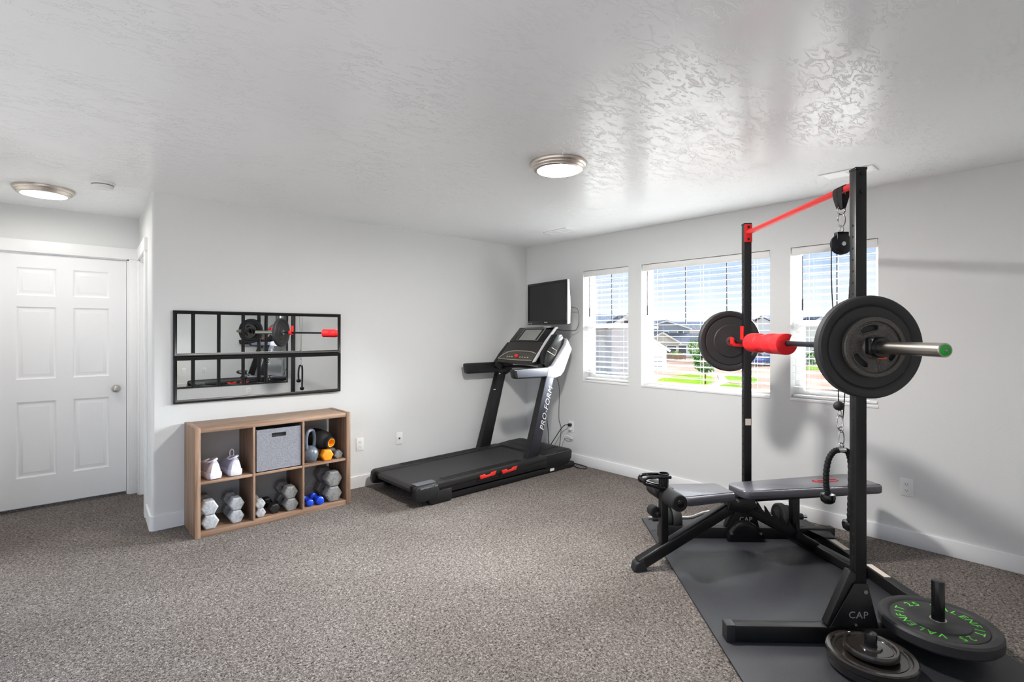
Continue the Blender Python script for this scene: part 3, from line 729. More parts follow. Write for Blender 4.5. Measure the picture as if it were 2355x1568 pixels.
tp('screen', fplate(3.935, 4.19, .04, .80, .006, .0105), M_SCREEN, par=cb)
# lower control band
la, lb_ = Vector((3.705, 0, 1.135)), Vector((3.80, 0, 1.235)); ln_ = Vector((-.725, 0, .689))
def lowp(f, out): p = la+(lb_-la)*f+ln_*out; return p.x, p.z
tp('key_band', MB().prism([lowp(.02, -.003), lowp(.80, -.003), lowp(.80, .003), lowp(.02, .003)], 3.80, 4.32, 'xz'), mat('olive_key_band', (70, 66, 58), .4), .001, par=cb)
pts_ = [(.05, 4.33), (.55, 4.28), (.86, 4.18), (.88, 3.92), (.70, 3.80)]
pp = []
for f, y in pts_: x, z = lowp(f, .004); pp.append((x, y, z))
tp('trim_line', MB().tube(spline(pp, 5), .0045, 6), M_SILV, par=cb)
pp = []
for f, y in ((.02, 4.32), (-.02, 4.06), (.02, 3.80)): x, z = lowp(f, .004); pp.append((x, y, z))
tp('trim_line', MB().tube(spline(pp, 5), .004, 6), M_SILV, par=cb)
x, z = lowp(.35, .01)
tp('stop_button', MB().sphere((x, 4.06, z), .022), M_REDP, par=cb)
for k, y in enumerate((4.20, 4.165, 4.13, 4.00, 3.965, 3.925, 3.885)):
    x, z = lowp(.28, .0045)
    tp('key', MB().bar((x, y-.009, z), (x, y+.009, z), .012, .004, up=ln_), M_SILV, par=cb)
tp('side_strip', MB().prism([(3.695, 1.12), (3.705, 1.138), (3.80, 1.243), (3.88, 1.338), (4.035, 1.486), (4.07, 1.486), (4.075, 1.468), (4.05, 1.462), (3.90, 1.318), (3.82, 1.222), (3.735, 1.125)], 3.768, 3.786, 'xz'), M_TMW, .004)
tp('sensor', MB().box(4.03, 4.07, 3.87, 3.95, 1.478, 1.492), M_TMW, .003)
pod = tp('console_pod', MB().prism([(3.76, 1.10), (3.80, 1.07), (3.87, 1.085), (4.06, 1.30), (4.085, 1.352), (4.04, 1.405), (3.97, 1.405), (3.80, 1.22)], 3.685, 3.80, 'xz'), M_BLACKG, .006)
tp('tray_line', MB().tube([(3.88, 3.683, 1.27), (3.955, 3.683, 1.235), (3.925, 3.683, 1.185), (3.815, 3.683, 1.235)], .004, 6), M_SILV, par=pod)
tp('console_pod', MB().prism([(3.66, 1.06), (3.70, 1.03), (3.80, 1.05), (3.93, 1.22), (3.95, 1.30), (3.90, 1.315), (3.78, 1.20)], 4.32, 4.40, 'xz'), M_TMB, .006)
tp('console_arm', MB().prism([(3.785, .972), (3.80, 1.065), (3.875, 1.082), (4.065, 1.295), (4.090, 1.366), (4.168, 1.250), (4.045, 1.02), (3.995, .975), (3.91, .955)], 3.656, 3.735, 'xz'), M_TMW, .010, 3)
tp('console_arm', MB().prism([(3.735, .972), (3.70, 1.08), (3.79, 1.12), (3.92, 1.24), (3.96, 1.24), (3.96, 1.10), (3.93, .99), (3.85, .955)], 4.35, 4.425, 'xz'), M_TMB, .010, 3)

# ================================================================== TELEVISION
M_TVS = mat('tv_screen_glass', (20, 20, 21), 0.18, spec=0.5)
M_TVB = mat('tv_black_bezel', (16, 16, 18), 0.25)
M_TVG = mat('tv_silver_edge', (214, 214, 214), 0.4)
tv = thing('television', 'flat black television with a silver edge mounted in the corner above the treadmill', 'television', (4.035, 3.905, 1.51), math.radians(-101))
TW, TH = .728, .462
part('housing', MB().box(-TW/2+.10, TW/2-.10, .02, .060, .05, TH-.05), M_TVB, tv, .01)
part('bezel', MB().box(-TW/2, TW/2, -.012, .02, 0, .045).box(-TW/2, TW/2, -.012, .02, TH-.025, TH).box(-TW/2, -TW/2+.022, -.012, .02, .045, TH-.025).box(TW/2-.022, TW/2, -.012, .02, .045, TH-.025), M_TVB, tv, .003)
part('screen', MB().box(-TW/2+.022, TW/2-.022, -.006, .01, .045, TH-.025), M_TVS, tv)
for xa, xb in ((TW/2, TW/2+.006), (-TW/2-.006, -TW/2)):
    part('silver_edge', MB().prism([(0, 0), (.036, .01), (.042, .18), (.040, .24), (.030, .34), (.024, TH), (0, TH)], xa, xb, 'yz'), M_TVG, tv, .002)
part('badge', MB().box(-.03, .03, -.0126, -.012, .022, .029), M_SILV, tv)
part('indicator', MB().box(-TW/2+.02, -TW/2+.032, -.0126, -.012, .012, .018).box(-TW/2+.05, -TW/2+.056, -.0126, -.012, .012, .018).box(-TW/2+.07, -TW/2+.085, -.0126, -.012, .012, .018), M_LETW, tv)
mt = MB()
W_ = pmat(tv).inverted(); wp = W_ @ Vector((BX, 3.95, 1.74))
mt.bar((0, .06, .23), (wp.x*.5+.06, wp.y*.55, .23), .04, .05).bar((wp.x*.5+.06, wp.y*.55, .23), (wp.x, wp.y-.01, .23), .04, .05).box(-.06, .06, .058, .066, .15, .31)
part('mount_arm', mt, M_BLACK, tv, .002)
put('wall_plate', MB().box(BX-.012, BX, 3.89, 4.01, 1.65, 1.83), M_BLACK, tv, .002)

# ================================================================== CORDS
M_CBLK = mat('black_cord', (20, 20, 22), 0.5)
M_CGRY = mat('grey_cord', (62, 62, 64), 0.5)
M_CWHT = mat('white_cord', (232, 232, 230), 0.5)
def cord(pts, r, m, label, plug=None):
    if plug is None:
        return tag(put('electrical_cable', MB().tube(spline(pts, 6), r, 8), m), label, 'cord', 'cords behind the treadmill')
    t = thing('electrical_cable', label, 'cord', pts[0], group='cords behind the treadmill')
    put('cable', MB().tube(spline(pts, 6), r, 8), m, t)
    put('plug', plug, m, t, .003)
cord(CORD_TV, .0035, M_CGRY, 'thin cord looping from the television side down behind the console')
cord(CORD_LONG, .003, M_CGRY, 'thin dark cord hanging along the wall from console height to the treadmill hood')
cord(CORD_SHORT, .0035, M_CBLK, 'short black cord hanging behind the lettered treadmill upright')
cord(CORD_POWER, .0045, M_CBLK, 'thick black power cord arching from the outlet to the treadmill hood', MB().box(BX-.045, BX-.008, 3.757, 3.789, .402, .43))
cord(CORD_WHITE, .003, M_CWHT, 'white cord tied in a bundle hanging below the outlet', MB().box(BX-.035, BX-.008, 3.76, 3.786, .36, .386).tube(spline(BUNDLE, 6), .0035, 6))
cord(CORD_FLOOR, .0045, M_CBLK, 'black cord lying in a loop on the carpet beside the treadmill front')

# ================================================================== RUBBER MAT AND RACK
NX, NY, RA = 2.765, .695, math.radians(46.3)
R_ORG = (NX, NY, 0)
M_MAT = mat('grey_black_rubber_mat', (44, 45, 50), 0.5, bump=(300, 0.25, 0.002), vary=(240, (52, 53, 58), 3), spec=0.5)
mt_ = thing('gym_mat', 'large black rubber mat under the power rack and bench', 'mat', R_ORG, RA)
part('rubber_sheet', MB().box(-.56, 1.56, -.595, .64, 0, .012), M_MAT, mt_, .002)
MZ = .012
M_RACK = mat('black_rack_steel', (17, 17, 18), 0.4, bump=(500, 0.05, 0.001))
rk = thing('power_rack', 'black steel squat rack with a red pull-up bar standing on the rubber mat', 'rack', R_ORG, RA)
def rp_(name, mb, m, bev=0, par=None, seg=2): return part(name, mb, m, par or rk, bev, seg)
M_PLBL = mat('paper_label', (226, 214, 200), 0.6)
M_LOGO = mat('grey_logo_outline', (150, 150, 150), 0.5)
for s, sd in ((0, -1), (1.2, -1)):
    up_ = rp_('upright', MB().box(s-.025, s+.025, -.025, .025, MZ+.07, 2.172), M_RACK, .005)
    hl = MB()
    for k in range(30):
        z = 1.915-.0523*k
        hl.cyl((s-.004, .0248, z), (s-.004, .0256, z), .0058, n=10)
    rp_('adjustment_hole', hl, mat('hole_black', (4, 4, 4), .9), par=up_)['kind'] = 'stuff'
    rp_('top_cap', MB().box(s-.0265, s+.0265, -.0265, .0265, 2.165, 2.178), M_BLACKG, .003)
    rp_('foot', MB().box(s-.026, s+.026, -.58, .60, MZ, MZ+.076), M_RACK, .004)
    rp_('foot_cap', MB().box(s-.028, s+.028, .565, .606, MZ-.001, MZ+.079), M_RUBBER, .004)
    rp_('foot_cap', MB().box(s-.028, s+.028, -.586, -.545, MZ-.001, MZ+.079), M_RUBBER, .004)
    rp_('brace', MB().bar((s, .028, .335), (s, .135, .085), .046, .045, up=(0, 1, .4)), M_RACK, .006)
    gs = rp_('gusset', MB().prism([(.035, .29), (-.025, .29), (-.075, MZ+.075), (.145, MZ+.075)], s-.031, s-.0262, 'yz').prism([(.035, .29), (-.025, .29), (-.075, MZ+.075), (.145, MZ+.075)], s+.0262, s+.031, 'yz'), M_RACK, .0015)
    rp_('lettering', text_mb('CAP', .044, frame((s-.0318, .018, .147), (0, -1, 0), (0, 0, 1)), spacing=1.1), M_LOGO, par=gs)
    rp_('bolt', MB().cyl((s-.038, -.012, .255), (s-.030, -.012, .255), .010, n=6), M_STEEL, par=gs)
    rp_('bolt', MB().cyl((s-.036, .03, .105), (s-.030, .03, .105), .006, n=6), M_STEEL, par=gs)
    # hook
    hk = rp_('bar_hook', MB().prism([(.0262, 1.326), (.0262, 1.47), (.0362, 1.47), (.0362, 1.350), (.082, 1.350), (.090, 1.362), (.094, 1.392), (.105, 1.392), (.105, 1.348), (.092, 1.330)], s-.022, s+.022, 'yz'), M_RED, .002)
    if s == 0: rp_('flange', MB().box(.0252, .0275, -.022, .022, 2.06, 2.16), M_RED)
    else: rp_('flange', MB().box(s-.0315, s-.0255, -.026, .026, 2.045, 2.168), M_RED, .002)
    xs = (.0275, .033) if s == 0 else (s-.037, s-.031)
    for z in (2.065, 2.148):
        rp_('bolt', MB().cyl((xs[0], 0, z), (xs[1], 0, z), .008, n=6), M_BLACKG)
        rp_('bolt', MB().cyl((s-.031, 0, z), (s-.0255, 0, z), .009, n=6), M_BLACKG)
hcov = [(-.125+.25*k/12, MZ+.002+(.135*math.sin(PI*k/12)**.55 if 0 < k < 12 else .03)) for k in range(13)]
hcov = [(y+.035, z) for y, z in hcov]
bc = rp_('base_cover', MB().prism(hcov+[(.16, MZ), (-.09, MZ)], 1.115, 1.172, 'yz'), M_BLACKG, .012)
for y in (-.06, .135): rp_('bolt', MB().cyl((1.108, y, .07), (1.118, y, .07), .008, n=6), M_STEEL, par=bc)
rp_('warning_label', MB().box(1.2-.0262, 1.2-.0254, -.019, .019, .79, .835), M_PLBL)
rp_('pullup_bar', MB().cyl((.028, 0, 2.110), (1.172, 0, 2.110), .0165, n=20), M_RED)
cb_ = rp_('crossbeam', MB().box(.026, 1.174, -.505, -.445, MZ, MZ+.062), M_RACK, .003)
for q0, q1, q2 in ((.02, .16, .02), (1.18, 1.04, 1.18)):
    rp_('beam_bracket', MB().prism([(q0, -.40), (q1, -.44), (q1, -.51), (q2, -.54)], MZ+.062, MZ+.068, 'xy'), M_RACK, .001)
for x0, x1 in ((.50, .66), (.86, 1.02)):
    rp_('warning_label', MB().box(x0, x1, -.495, -.458, MZ+.0622, MZ+.0632), M_PLBL, par=cb_)
PG = (-.05, -.32); PI_ = (-.2, .073)
rp_('plate_peg', MB().cyl((PG[0], PG[1], MZ+.02), (PG[0], PG[1], .318), .0245, n=24), M_BLACKG, .002)
rp_('peg_base', MB().box(-.085, .026, -.36, -.28, MZ+.02, MZ+.0765), M_RACK, .002)
rp_('plate_peg', MB().cyl((PI_[0], PI_[1], MZ), (PI_[0], PI_[1], .165), .0225, n=24), M_BLACKG, .002)
rp_('peg_base', MB().box(-.24, -.026, .045, .10, MZ, MZ+.010), M_RACK, .002)

# ------------------------------------------------------------------ plates
def rw(s, v, z):
    c, sn = math.cos(RA), math.sin(RA)
    return (NX+s*c-v*sn, NY+s*sn+v*c, z)
M_BUMP = mat('bumper_rubber', (46, 45, 46), 0.55, bump=(300, 0.08, 0.001))
M_IRON = mat('brown_black_iron', (40, 35, 32), 0.2, coat=0.5)
M_CAST = mat('grey_hammertone_iron', (104, 99, 95), 0.42, 0.35, vary=(160, (84, 80, 76), 4), bump=(200, 0.25, 0.002))
M_GRN = mat('green_lettering', (98, 226, 62), 0.5)
def bumper_profile(R, t, hub=.0255):
    g = R*.80
    return [(hub, 0), (hub+.012, 0), (hub+.016, .001), (R*.52, .001), (R*.54, .006), (g-.004, .006), (g, .010), (g+.004, .006), (R*.86, .0), (R*.965, .001), (R, .010), (R, t-.010), (R*.965, t-.001), (R*.86, t), (g+.004, t-.006), (g, t-.010), (g-.004, t-.006), (R*.54, t-.006), (R*.52, t-.001), (hub+.016, t-.001), (hub+.012, t), (hub, t), (hub, 0)]
# bumper lying on the rear peg
BP = rw(PG[0], PG[1], MZ+.0775)
t = thing('weight_plate', 'black bumper plate with green lettering lying flat on the upright storage peg', 'weight plate', BP, RA, group='weight plates')
TB = .056
part('rubber_disc', MB().lathe(bumper_profile(.221, TB), 64), M_BUMP, t)
part('hub_ring', MB().lathe([(.0255, TB-.002), (.0255, TB+.0015), (.031, TB+.0015), (.032, TB-.002)], 32), M_STEEL, t)
word = 'VALENFIT 25 '
for half in (0, 1):
    for i, ch in enumerate(word):
        if ch == ' ': continue
        a = math.radians(148) - PI*half - PI*(i/len(word))
        r = .138
        o = Vector((r*math.cos(a), r*math.sin(a), TB-.0055))
        rt = Vector((math.sin(a), -math.cos(a), 0)); uo = Vector((math.cos(a), math.sin(a), 0))
        g = text_mb(ch, .05, frame(o, rt, uo), .0006)
        part('letter', g, M_GRN, t)
# iron plates on the front peg
def iron(R, t, z, label):
    o = thing('weight_plate', label, 'weight plate', rw(PI_[0], PI_[1], z), RA, group='weight plates')
    part('disc', MB().lathe([(.024, 0), (R*.95, 0), (R, .004), (R, t-.005), (R*.97, t), (R*.88, t), (R*.85, t-.007), (R*.42, t-.008), (R*.39, t-.001), (.024, t-.001), (.024, 0)], 56), M_IRON, o)
    part('raised_ring', MB().lathe([(R*.80, t-.0075), (R*.79, t-.0045), (R*.775, t-.0045), (R*.765, t-.0075)], 56), M_IRON, o)
    return o
iron(.160, .032, MZ+.0105, 'wide dark iron plate at the bottom of the small stack')
iron(.165, .032, MZ+.043, 'wide dark iron plate under the small one on the front peg')
iron(.100, .028, MZ+.0755, 'small dark iron plate on top of the stack on the front peg')

# barbell -----------------------------------------------------------
BV, BZ = .060, 1.3645
bb = thing('barbell', 'long barbell with steel sleeves racked on the red hooks', 'barbell', rw(.6, BV, BZ), RA)
ox = -.6
M_SHAFT = mat('black_bar_shaft', (40, 44, 52), 0.4, 0.5)
part('shaft', MB().cyl((-.13+ox, 0, 0), (1.33+ox, 0, 0), .0142, n=20), M_SHAFT, bb)
SLN = [(0, 0), (.0235, 0), (.0255, .002), (.0255, .40), (.0255, .432), (.036, .434), (.036, .448), (.020, .450), (0, .45)]
for x, dr in ((-.571, 1), (1.78, -1)):
    Ms = Matrix.Translation((x+ox, 0, 0)) @ Matrix.Rotation(dr*PI/2, 4, 'Y')
    part('sleeve', MB().lathe(SLN, 32, Ms), M_STEEL, bb)
    part('end_cap', MB().lathe([(0, -.002), (.017, -.002), (.0205, -.0005), (.0205, .003)], 28, Ms), mat('green_end_cap', (62, 190, 74), .4), bb)
    part('cap_bolt', MB().lathe([(0, -.005), (.006, -.005), (.007, -.001)], 6, Ms), M_CHROME, bb)
def bplate(s, R, t, label, mirror=False):
    o = thing('weight_plate', label, 'weight plate', rw(s, BV, BZ), group='weight plates', rot=(0, 0, 0))
    q = Matrix.Rotation(RA, 4, 'Z') @ Matrix.Rotation(PI/2, 4, 'Y')
    o.rotation_euler = q.to_euler()
    part('rubber_disc', MB().lathe(bumper_profile(R, t), 72), M_BUMP, o)
    part('hub_ring', MB().lathe([(.0262, -.001), (.032, -.001), (.033, .003)], 32), M_STEEL, o)
    return o
bplate(-.187, .219, .052, 'black bumper plate on the barbell end with the green cap')
bplate(1.325, .217, .052, 'black bumper plate on the barbell by the wide window')
# cast plate with three grip slots
o = thing('weight_plate', 'grey cast-iron plate with three grip slots outside the bumper plate', 'weight plate', rw(-.211, BV, BZ), group='weight plates')
o.rotation_euler = (Matrix.Rotation(RA, 4, 'Z') @ Matrix.Rotation(PI/2, 4, 'Y')).to_euler()
R = .128
gm = MB(); nseg = 72
def ringz(r, z): return [(r*math.cos(2*PI*k/nseg), r*math.sin(2*PI*k/nseg), z) for k in range(nseg)]
part('rim', MB().lathe([(R*.84, .004), (R*.86, .0), (R*.97, 0), (R, .004), (R, .020), (R*.84, .022)], 72), M_CAST, o)
part('hub', MB().lathe([(.0258, -.004), (.040, -.004), (.048, .004), (.052, .010), (.052, .022), (.0258, .022)], 48), M_CAST, o)
# web with three kidney slots
web = MB(); ro, ri, rmid, rhw = R*.855, .048, R*.64, R*.125
slots = [math.radians(a) for a in (165, 285, 45)]
half = math.radians(29)
NA, NR = 216, 16
def inslot(k, j):
    a = 2*PI*(k+.5)/NA; r = ri+(ro-ri)*(j+.5)/NR
    return any(abs(((a-s_+PI) % (2*PI)-PI)/half)**3+abs((r-rmid)/rhw)**3 < 1 for s_ in slots)
vs = []; fs = []
for z in (.009, .019):
    for j in range(NR+1):
        r = ri+(ro-ri)*j/NR
        vs += [(r*math.cos(2*PI*k/NA), r*math.sin(2*PI*k/NA), z) for k in range(NA)]
idx = lambda zi, j, k: (zi*(NR+1)+j)*NA+k % NA
for k in range(NA):
    for j in range(NR):
        if inslot(k, j): continue
        for zi in (0, 1): fs.append((idx(zi, j, k), idx(zi, j, k+1), idx(zi, j+1, k+1), idx(zi, j+1, k)))
web.add(vs, fs)
part('web', web, M_CAST, o)
for s_ in slots:
    pts = []
    for q in range(28):
        c, sn = math.cos(2*PI*q/28), math.sin(2*PI*q/28)
        a = s_+half*math.copysign(abs(c)**(2/3), c); r = rmid+rhw*math.copysign(abs(sn)**(2/3), sn)
        pts.append((r*math.cos(a), r*math.sin(a), .0095))
    part('slot_lip', MB().tube(pts, .0042, 6, closed=True), M_CAST, o)
rib = MB()
for s_ in slots:
    a = s_+PI/3
    for da in (-.05, .05):
        rib.bar((ri*math.cos(a+da*2), ri*math.sin(a+da*2), .0085), (ro*math.cos(a+da), ro*math.sin(a+da), .0085), .0025, .003, up=(0, 0, 1))
part('raised_line', rib, M_CAST, o)
# clip
cl = thing('barbell_clip', 'black locking clip with an orange tab on the barbell sleeve', 'barbell clip', rw(-.236, BV, BZ))
cl.rotation_euler = (Matrix.Rotation(RA, 4, 'Z') @ Matrix.Rotation(PI/2, 4, 'Y')).to_euler()
part('jaw', MB().lathe([(.0262, -.018), (.040, -.018), (.043, -.012), (.043, .016), (.040, .020), (.0262, .020), (.0262, -.018)], 32), M_BLACKG, cl)
part('lever', MB().box(-.042, .03, .028, .054, -.014, .014), M_BLACKG, cl, .008)
part('tab', MB().box(.036, .048, -.022, .004, -.012, .008), mat('orange_tab', (240, 96, 50), .4), cl, .002)
# red pad on the shaft
pd = thing('barbell_pad', 'red foam squat pad clipped around the barbell shaft', 'pad', rw(.74, BV, BZ), RA)
pr_ = []
for x, f in ((-.225, .94), (-.222, 1.0), (-.128, 1.0), (-.124, .95), (-.120, 1.0), (-.024, 1.0), (-.018, .98), (-.012, .85), (.080, .85), (.088, .97), (.094, 1.0), (.222, 1.0), (.225, .94)):
    ring = []
    a0, a1 = math.radians(62), math.radians(62+305)
    for k in range(25):
        a = a0+(a1-a0)*k/24; ring.append((x, -.060*f*math.cos(a)*1.0+.006, .060*f*math.sin(a)-.004))
    for k in range(25):
        a = a1-(a1-a0)*k/24; ring.append((x, -.0165*math.cos(a), .0165*math.sin(a)))
    pr_.append(ring)
part('foam_sleeve', MB().loft(pr_), mat('red_foam', (236, 34, 40), 0.6, spec=.35), pd)

# ------------------------------------------------------------------ pulley, cable and rope
PX = .125
M_NYL = mat('black_nylon_strap', (16, 16, 18), 0.8)
pu = thing('cable_pulley', 'black cable pulley hanging by a strap from the red pull-up bar', 'pulley', rw(PX, 0, 2.110), RA)
def ribbon(path, w):
    """flat strap: path of (x, y, z), width w along x"""
    P = spline(path, 5); rg = []
    for i, p in enumerate(P):
        a = P[max(i-1, 0)]; b = P[min(i+1, len(P)-1)]; t_ = (b-a).normalized(); n_v = Vector((0, -t_.z, t_.y)).normalized()*.0012
        h_v = Vector((w/2, 0, 0))
        rg.append([p-h_v-n_v, p+h_v-n_v, p+h_v+n_v, p-h_v+n_v])
    return MB().loft(rg)
for x0 in (-.020, .022):
    part('strap', ribbon([(x0*.25, .007, -.088), (x0*.8, .017, -.035), (x0, .0185, .0), (x0, .011, .0155), (x0, 0, .0190), (x0, -.011, .0155), (x0, -.0185, .0), (x0*.8, -.017, -.035), (x0*.25, -.007, -.088)], .034), M_NYL, pu)
def link(mb, z0, z1, w, r, y=0, x=0, ax=0):
    pts = []
    for k in range(16):
        a = 2*PI*k/16; pts.append((x+w*math.cos(a)*math.sin(ax), y+w*math.cos(a)*math.cos(ax), (z0+z1)/2+(z1-z0)/2*math.sin(a)))
    mb.tube(pts, r, 8, closed=True)
part('d_ring', (lambda m: (link(m, -.115, -.075, .018, .0035), m)[1])(MB()), M_CHROME, pu)
part('carabiner', (lambda m: (link(m, -.175, -.108, .015, .0035, ax=.5), m)[1])(MB()), M_CHROME, pu)
part('swivel', (lambda m: (link(m, -.205, -.168, .011, .0035, ax=1.4), m)[1])(MB()), M_CHROME, pu)
part('housing', MB().prism([(-.027, -.20), (.027, -.20), (.027, -.24), (.034, -.262), (.030, -.285), (0, -.298), (-.030, -.285), (-.034, -.262), (-.027, -.24)], -.016, -.010, 'yz').prism([(-.027, -.20), (.027, -.20), (.027, -.24), (.034, -.262), (.030, -.285), (0, -.298), (-.030, -.285), (-.034, -.262), (-.027, -.24)], .010, .016, 'yz').box(-.016, .016, -.027, .027, -.215, -.20), mat('black_blue_plate', (26, 28, 34), .45), pu, .002)
WM = Matrix.Translation((0, 0, -.258)) @ Matrix.Rotation(PI/2, 4, 'Y')
part('wheel', MB().lathe([(0, -.010), (.047, -.010), (.050, -.008), (.043, -.003), (.043, .003), (.050, .008), (.047, .010), (0, .010)], 36, WM), mat('black_wheel', (30, 31, 36), .5), pu)
part('axle_bolt', MB().lathe([(0, -.022), (.010, -.021), (.012, -.016), (.012, .016), (.010, .021), (0, .022)], 20, WM), M_CHROME, pu)
PZ = 2.110-.258
ca = thing('pulley_cable', 'thin black cable with a ball stop and chain running through the pulley', 'cable', rw(PX, 0, .90), RA)
o9 = -.90
part('cable', MB().tube(spline([(0, .012, 1.07+o9), (0, .022, 1.30+o9), (0, .045, 1.62+o9), (0, .047, PZ-.02+o9), (0, .040, PZ+.026+o9), (0, 0, PZ+.046+o9), (0, -.040, PZ+.026+o9), (0, -.046, PZ-.02+o9), (0, -.030, 1.45+o9), (0, -.014, 1.10+o9), (0, -.004, .985+o9)], 6), .0026, 8), M_CBLK, ca)
part('ball_stop', MB().sphere((0, .012, 1.072+o9), .0245, sc=(1, 1, .92)), M_RUBBER, ca)
ch = MB(); link(ch, 1.020+o9, 1.052+o9, .008, .0028, .008); part('chain_link', ch, M_CHROME, ca)
ch = MB(); link(ch, .955+o9, 1.028+o9, .013, .0032, .007, ax=.3); part('carabiner', ch, M_CHROME, ca)
ch = MB(); link(ch, .945+o9, .972+o9, .010, .0034, .002, ax=1.3); part('chain_link', ch, M_CHROME, ca)
ch = MB(); link(ch, .875+o9, .955+o9, .012, .0030, .0, ax=.2); part('carabiner', ch, M_CHROME, ca)
ro_ = thing('triceps_rope', 'black braided triceps rope with rubber end stops hanging from the pulley cable', 'rope', rw(PX, 0, .86), RA)
M_ROPE = mat('black_braid', (18, 18, 19), 0.8, bump=(160, 0.6, 0.004))
part('steel_sleeve', MB().cyl((0, -.018, 0), (0, .018, 0), .0135, n=18), M_CHROME, ro_)
ch = MB(); link(ch, .004, .034, .011, .004); part('eyelet', ch, M_CHROME, ro_)
def braid(path):
    P = spline(path, 14); rs = [.0115+.0028*abs(math.sin(i*.75)) for i in range(len(P))]
    return MB().tube(P, rs, 12)
for nm, path, kz, ky in (('a', [(0, .012, -.001), (0, .035, -.008), (0, .060, -.045), (0, .072, -.11), (0, .072, -.17), (0, .064, -.215)], -.222, .064), ('b', [(0, -.012, -.001), (0, -.030, -.010), (0, -.044, -.06), (0, -.046, -.16), (0, -.043, -.26), (0, -.040, -.345)], -.352, -.040)):
    part('rope_arm', braid(path), M_ROPE, ro_)
    part('end_stop', MB().lathe([(0, .012), (.018, .012), (.031, .008), (.034, -.006), (.030, -.026), (.018, -.036), (0, -.038)], 24, Matrix.Translation((path[-1][0], ky, kz))), M_BLACKG, ro_)

# ------------------------------------------------------------------ adjustable bench
BXY, BA = (3.2507, 1.4204), math.radians(-31.58)
M_VINY = mat('dark_grey_vinyl', (82, 80, 88), 0.27, bump=(30, 0.08, 0.01), spec=0.6, coat=0.6)
M_BENCH = mat('black_bench_steel', (14, 14, 15), 0.36)
be = thing('weight_bench', 'black adjustable weight bench with a two-piece vinyl pad standing by the rack', 'bench', (BXY[0], BXY[1], 0), BA)
def bp_(name, mb, m, bev=0, par=None, seg=3, ang=35): return part(name, mb, m, par or be, bev, seg, ang)
def padpoly(x0, x1, w0, w1, r0, r1):
    out = []
    for cx, cy, sx_, sy_, r in ((x1, w1, 1, 1, r1), (x0, w0, -1, 1, r0), (x0, w0, -1, -1, r0), (x1, w1, 1, -1, r1)):
        cc = []
        for k in range(6):
            a = PI/2*k/5; cc.append((cx-sx_*r+sx_*r*math.cos(a), sy_*(cy-r+r*math.sin(a))))
        out += cc if sx_*sy_ > 0 else cc[::-1]
    return out
sp = bp_('seat_pad', MB().prism(padpoly(-.50, -.13, .150, .112, .05, .04), .413, .462, 'xy'), M_VINY, .010)
bp_('seam', MB().tube([(-.49+.36*k/5, -.118+.026*k/5, .4628) for k in range(6)], .0018, 6), M_BLACKG, par=sp)
bk = bp_('back_pad', MB().prism(padpoly(-.075, .88, .105, .148, .06, .05), .413, .463, 'xy'), M_VINY, .010)
bp_('seam', MB().tube([(-.03+.89*k/5, -.092-.030*k/5, .4638) for k in range(6)], .0018, 6), M_BLACKG, par=bk)
M_LRED = mat('red_print', (206, 40, 46), .5)
lg = MB()
for a, b in (((.50, .03), (.56, -.02)), ((.52, .05), (.55, -.03)), ((.55, .035), (.60, .03)), ((.60, .03), (.66, .05)), ((.60, .03), (.61, .0)), ((.61, .0), (.68, .015)), ((.66, .05), (.69, .045))):
    lg.bar((a[0], a[1], .4636), (b[0], b[1], .4636), .010, .0012)
bp_('red_mark', lg, M_LRED, par=bk)
bp_('pad_plate', MB().box(-.46, -.16, -.05, .05, .395, .413).box(-.02, .80, -.035, .035, .375, .413), M_BENCH, .004)
bp_('front_leg', MB().bar((-.715, 0, .036), (-.05, 0, .372), .062, .070), M_BENCH, .012)
bp_('leg_foot', MB().prism([(-.752, .004), (-.742, .050), (-.69, .078), (-.665, .004)], -.0325, .0325, 'xz'), M_RUBBER, .008)
bp_('rear_leg', MB().bar((-.07, 0, .372), (.50, 0, .050), .055, .065), M_BENCH, .012)
bp_('rear_foot', MB().box(.468, .532, -.34, .34, .014, .072), M_BENCH, .012)
bp_('foot_cap', MB().box(.466, .534, -.355, -.32, .0125, .074).box(.466, .534, .32, .355, .0125, .074), M_RUBBER, .008)
bp_('hinge', MB().prism([(-.15, .34), (-.13, .405), (.03, .405), (.06, .34), (-.04, .31)], -.042, .042, 'xz'), M_BENCH, .006)
bp_('hinge_bolt', MB().cyl((-.085, -.052, .392), (-.085, .052, .392), .010, n=12), M_CHROME)
te = [(.03, .345)]
for k in range(6):
    x = .06+.055*k; z = .345-.565*(x-.03)
    te += [(x, z+.004), (x-.006, z+.052), (x+.030, z-.004)]
te += [(.40, .13), (.05, .315)]
bp_('tooth_rack', MB().prism(te, -.034, -.028, 'xz').prism(te, .028, .034, 'xz'), M_BENCH)
bp_('support_post', MB().bar((.345, 0, .40), (.345, 0, .145), .045, .05, up=(1, 0, 0)), M_BENCH, .006)
bp_('support_shoe', MB().cyl((.345, -.045, .150), (.345, .045, .150), .022, n=16), M_BENCH)
bp_('front_post', MB().bar((-.552, 0, .09), (-.552, 0, .475), .046, .046, up=(1, 0, 0)), M_BENCH, .006)
bp_('post_bracket', MB().box(-.60, -.50, -.032, .032, .47, .49), M_BENCH, .003)
for y0, y1 in ((-.175, -.025), (.025, .175)):
    bp_('foam_roller', MB().cyl((-.535, y0, .445), (-.535, y1, .445), .050, n=28), M_FOAM, .010)
bp_('roller_axle', MB().cyl((-.535, -.182, .445), (-.535, .182, .445), .022, n=16), M_BLACKG, .002)
bp_('lower_roller', MB().cyl((-.582, .03, .325), (-.582, .10, .325), .034, n=24), M_FOAM, .008)
bp_('roller_axle', MB().cyl((-.582, -.01, .325), (-.582, .105, .325), .012, n=12), M_BENCH)
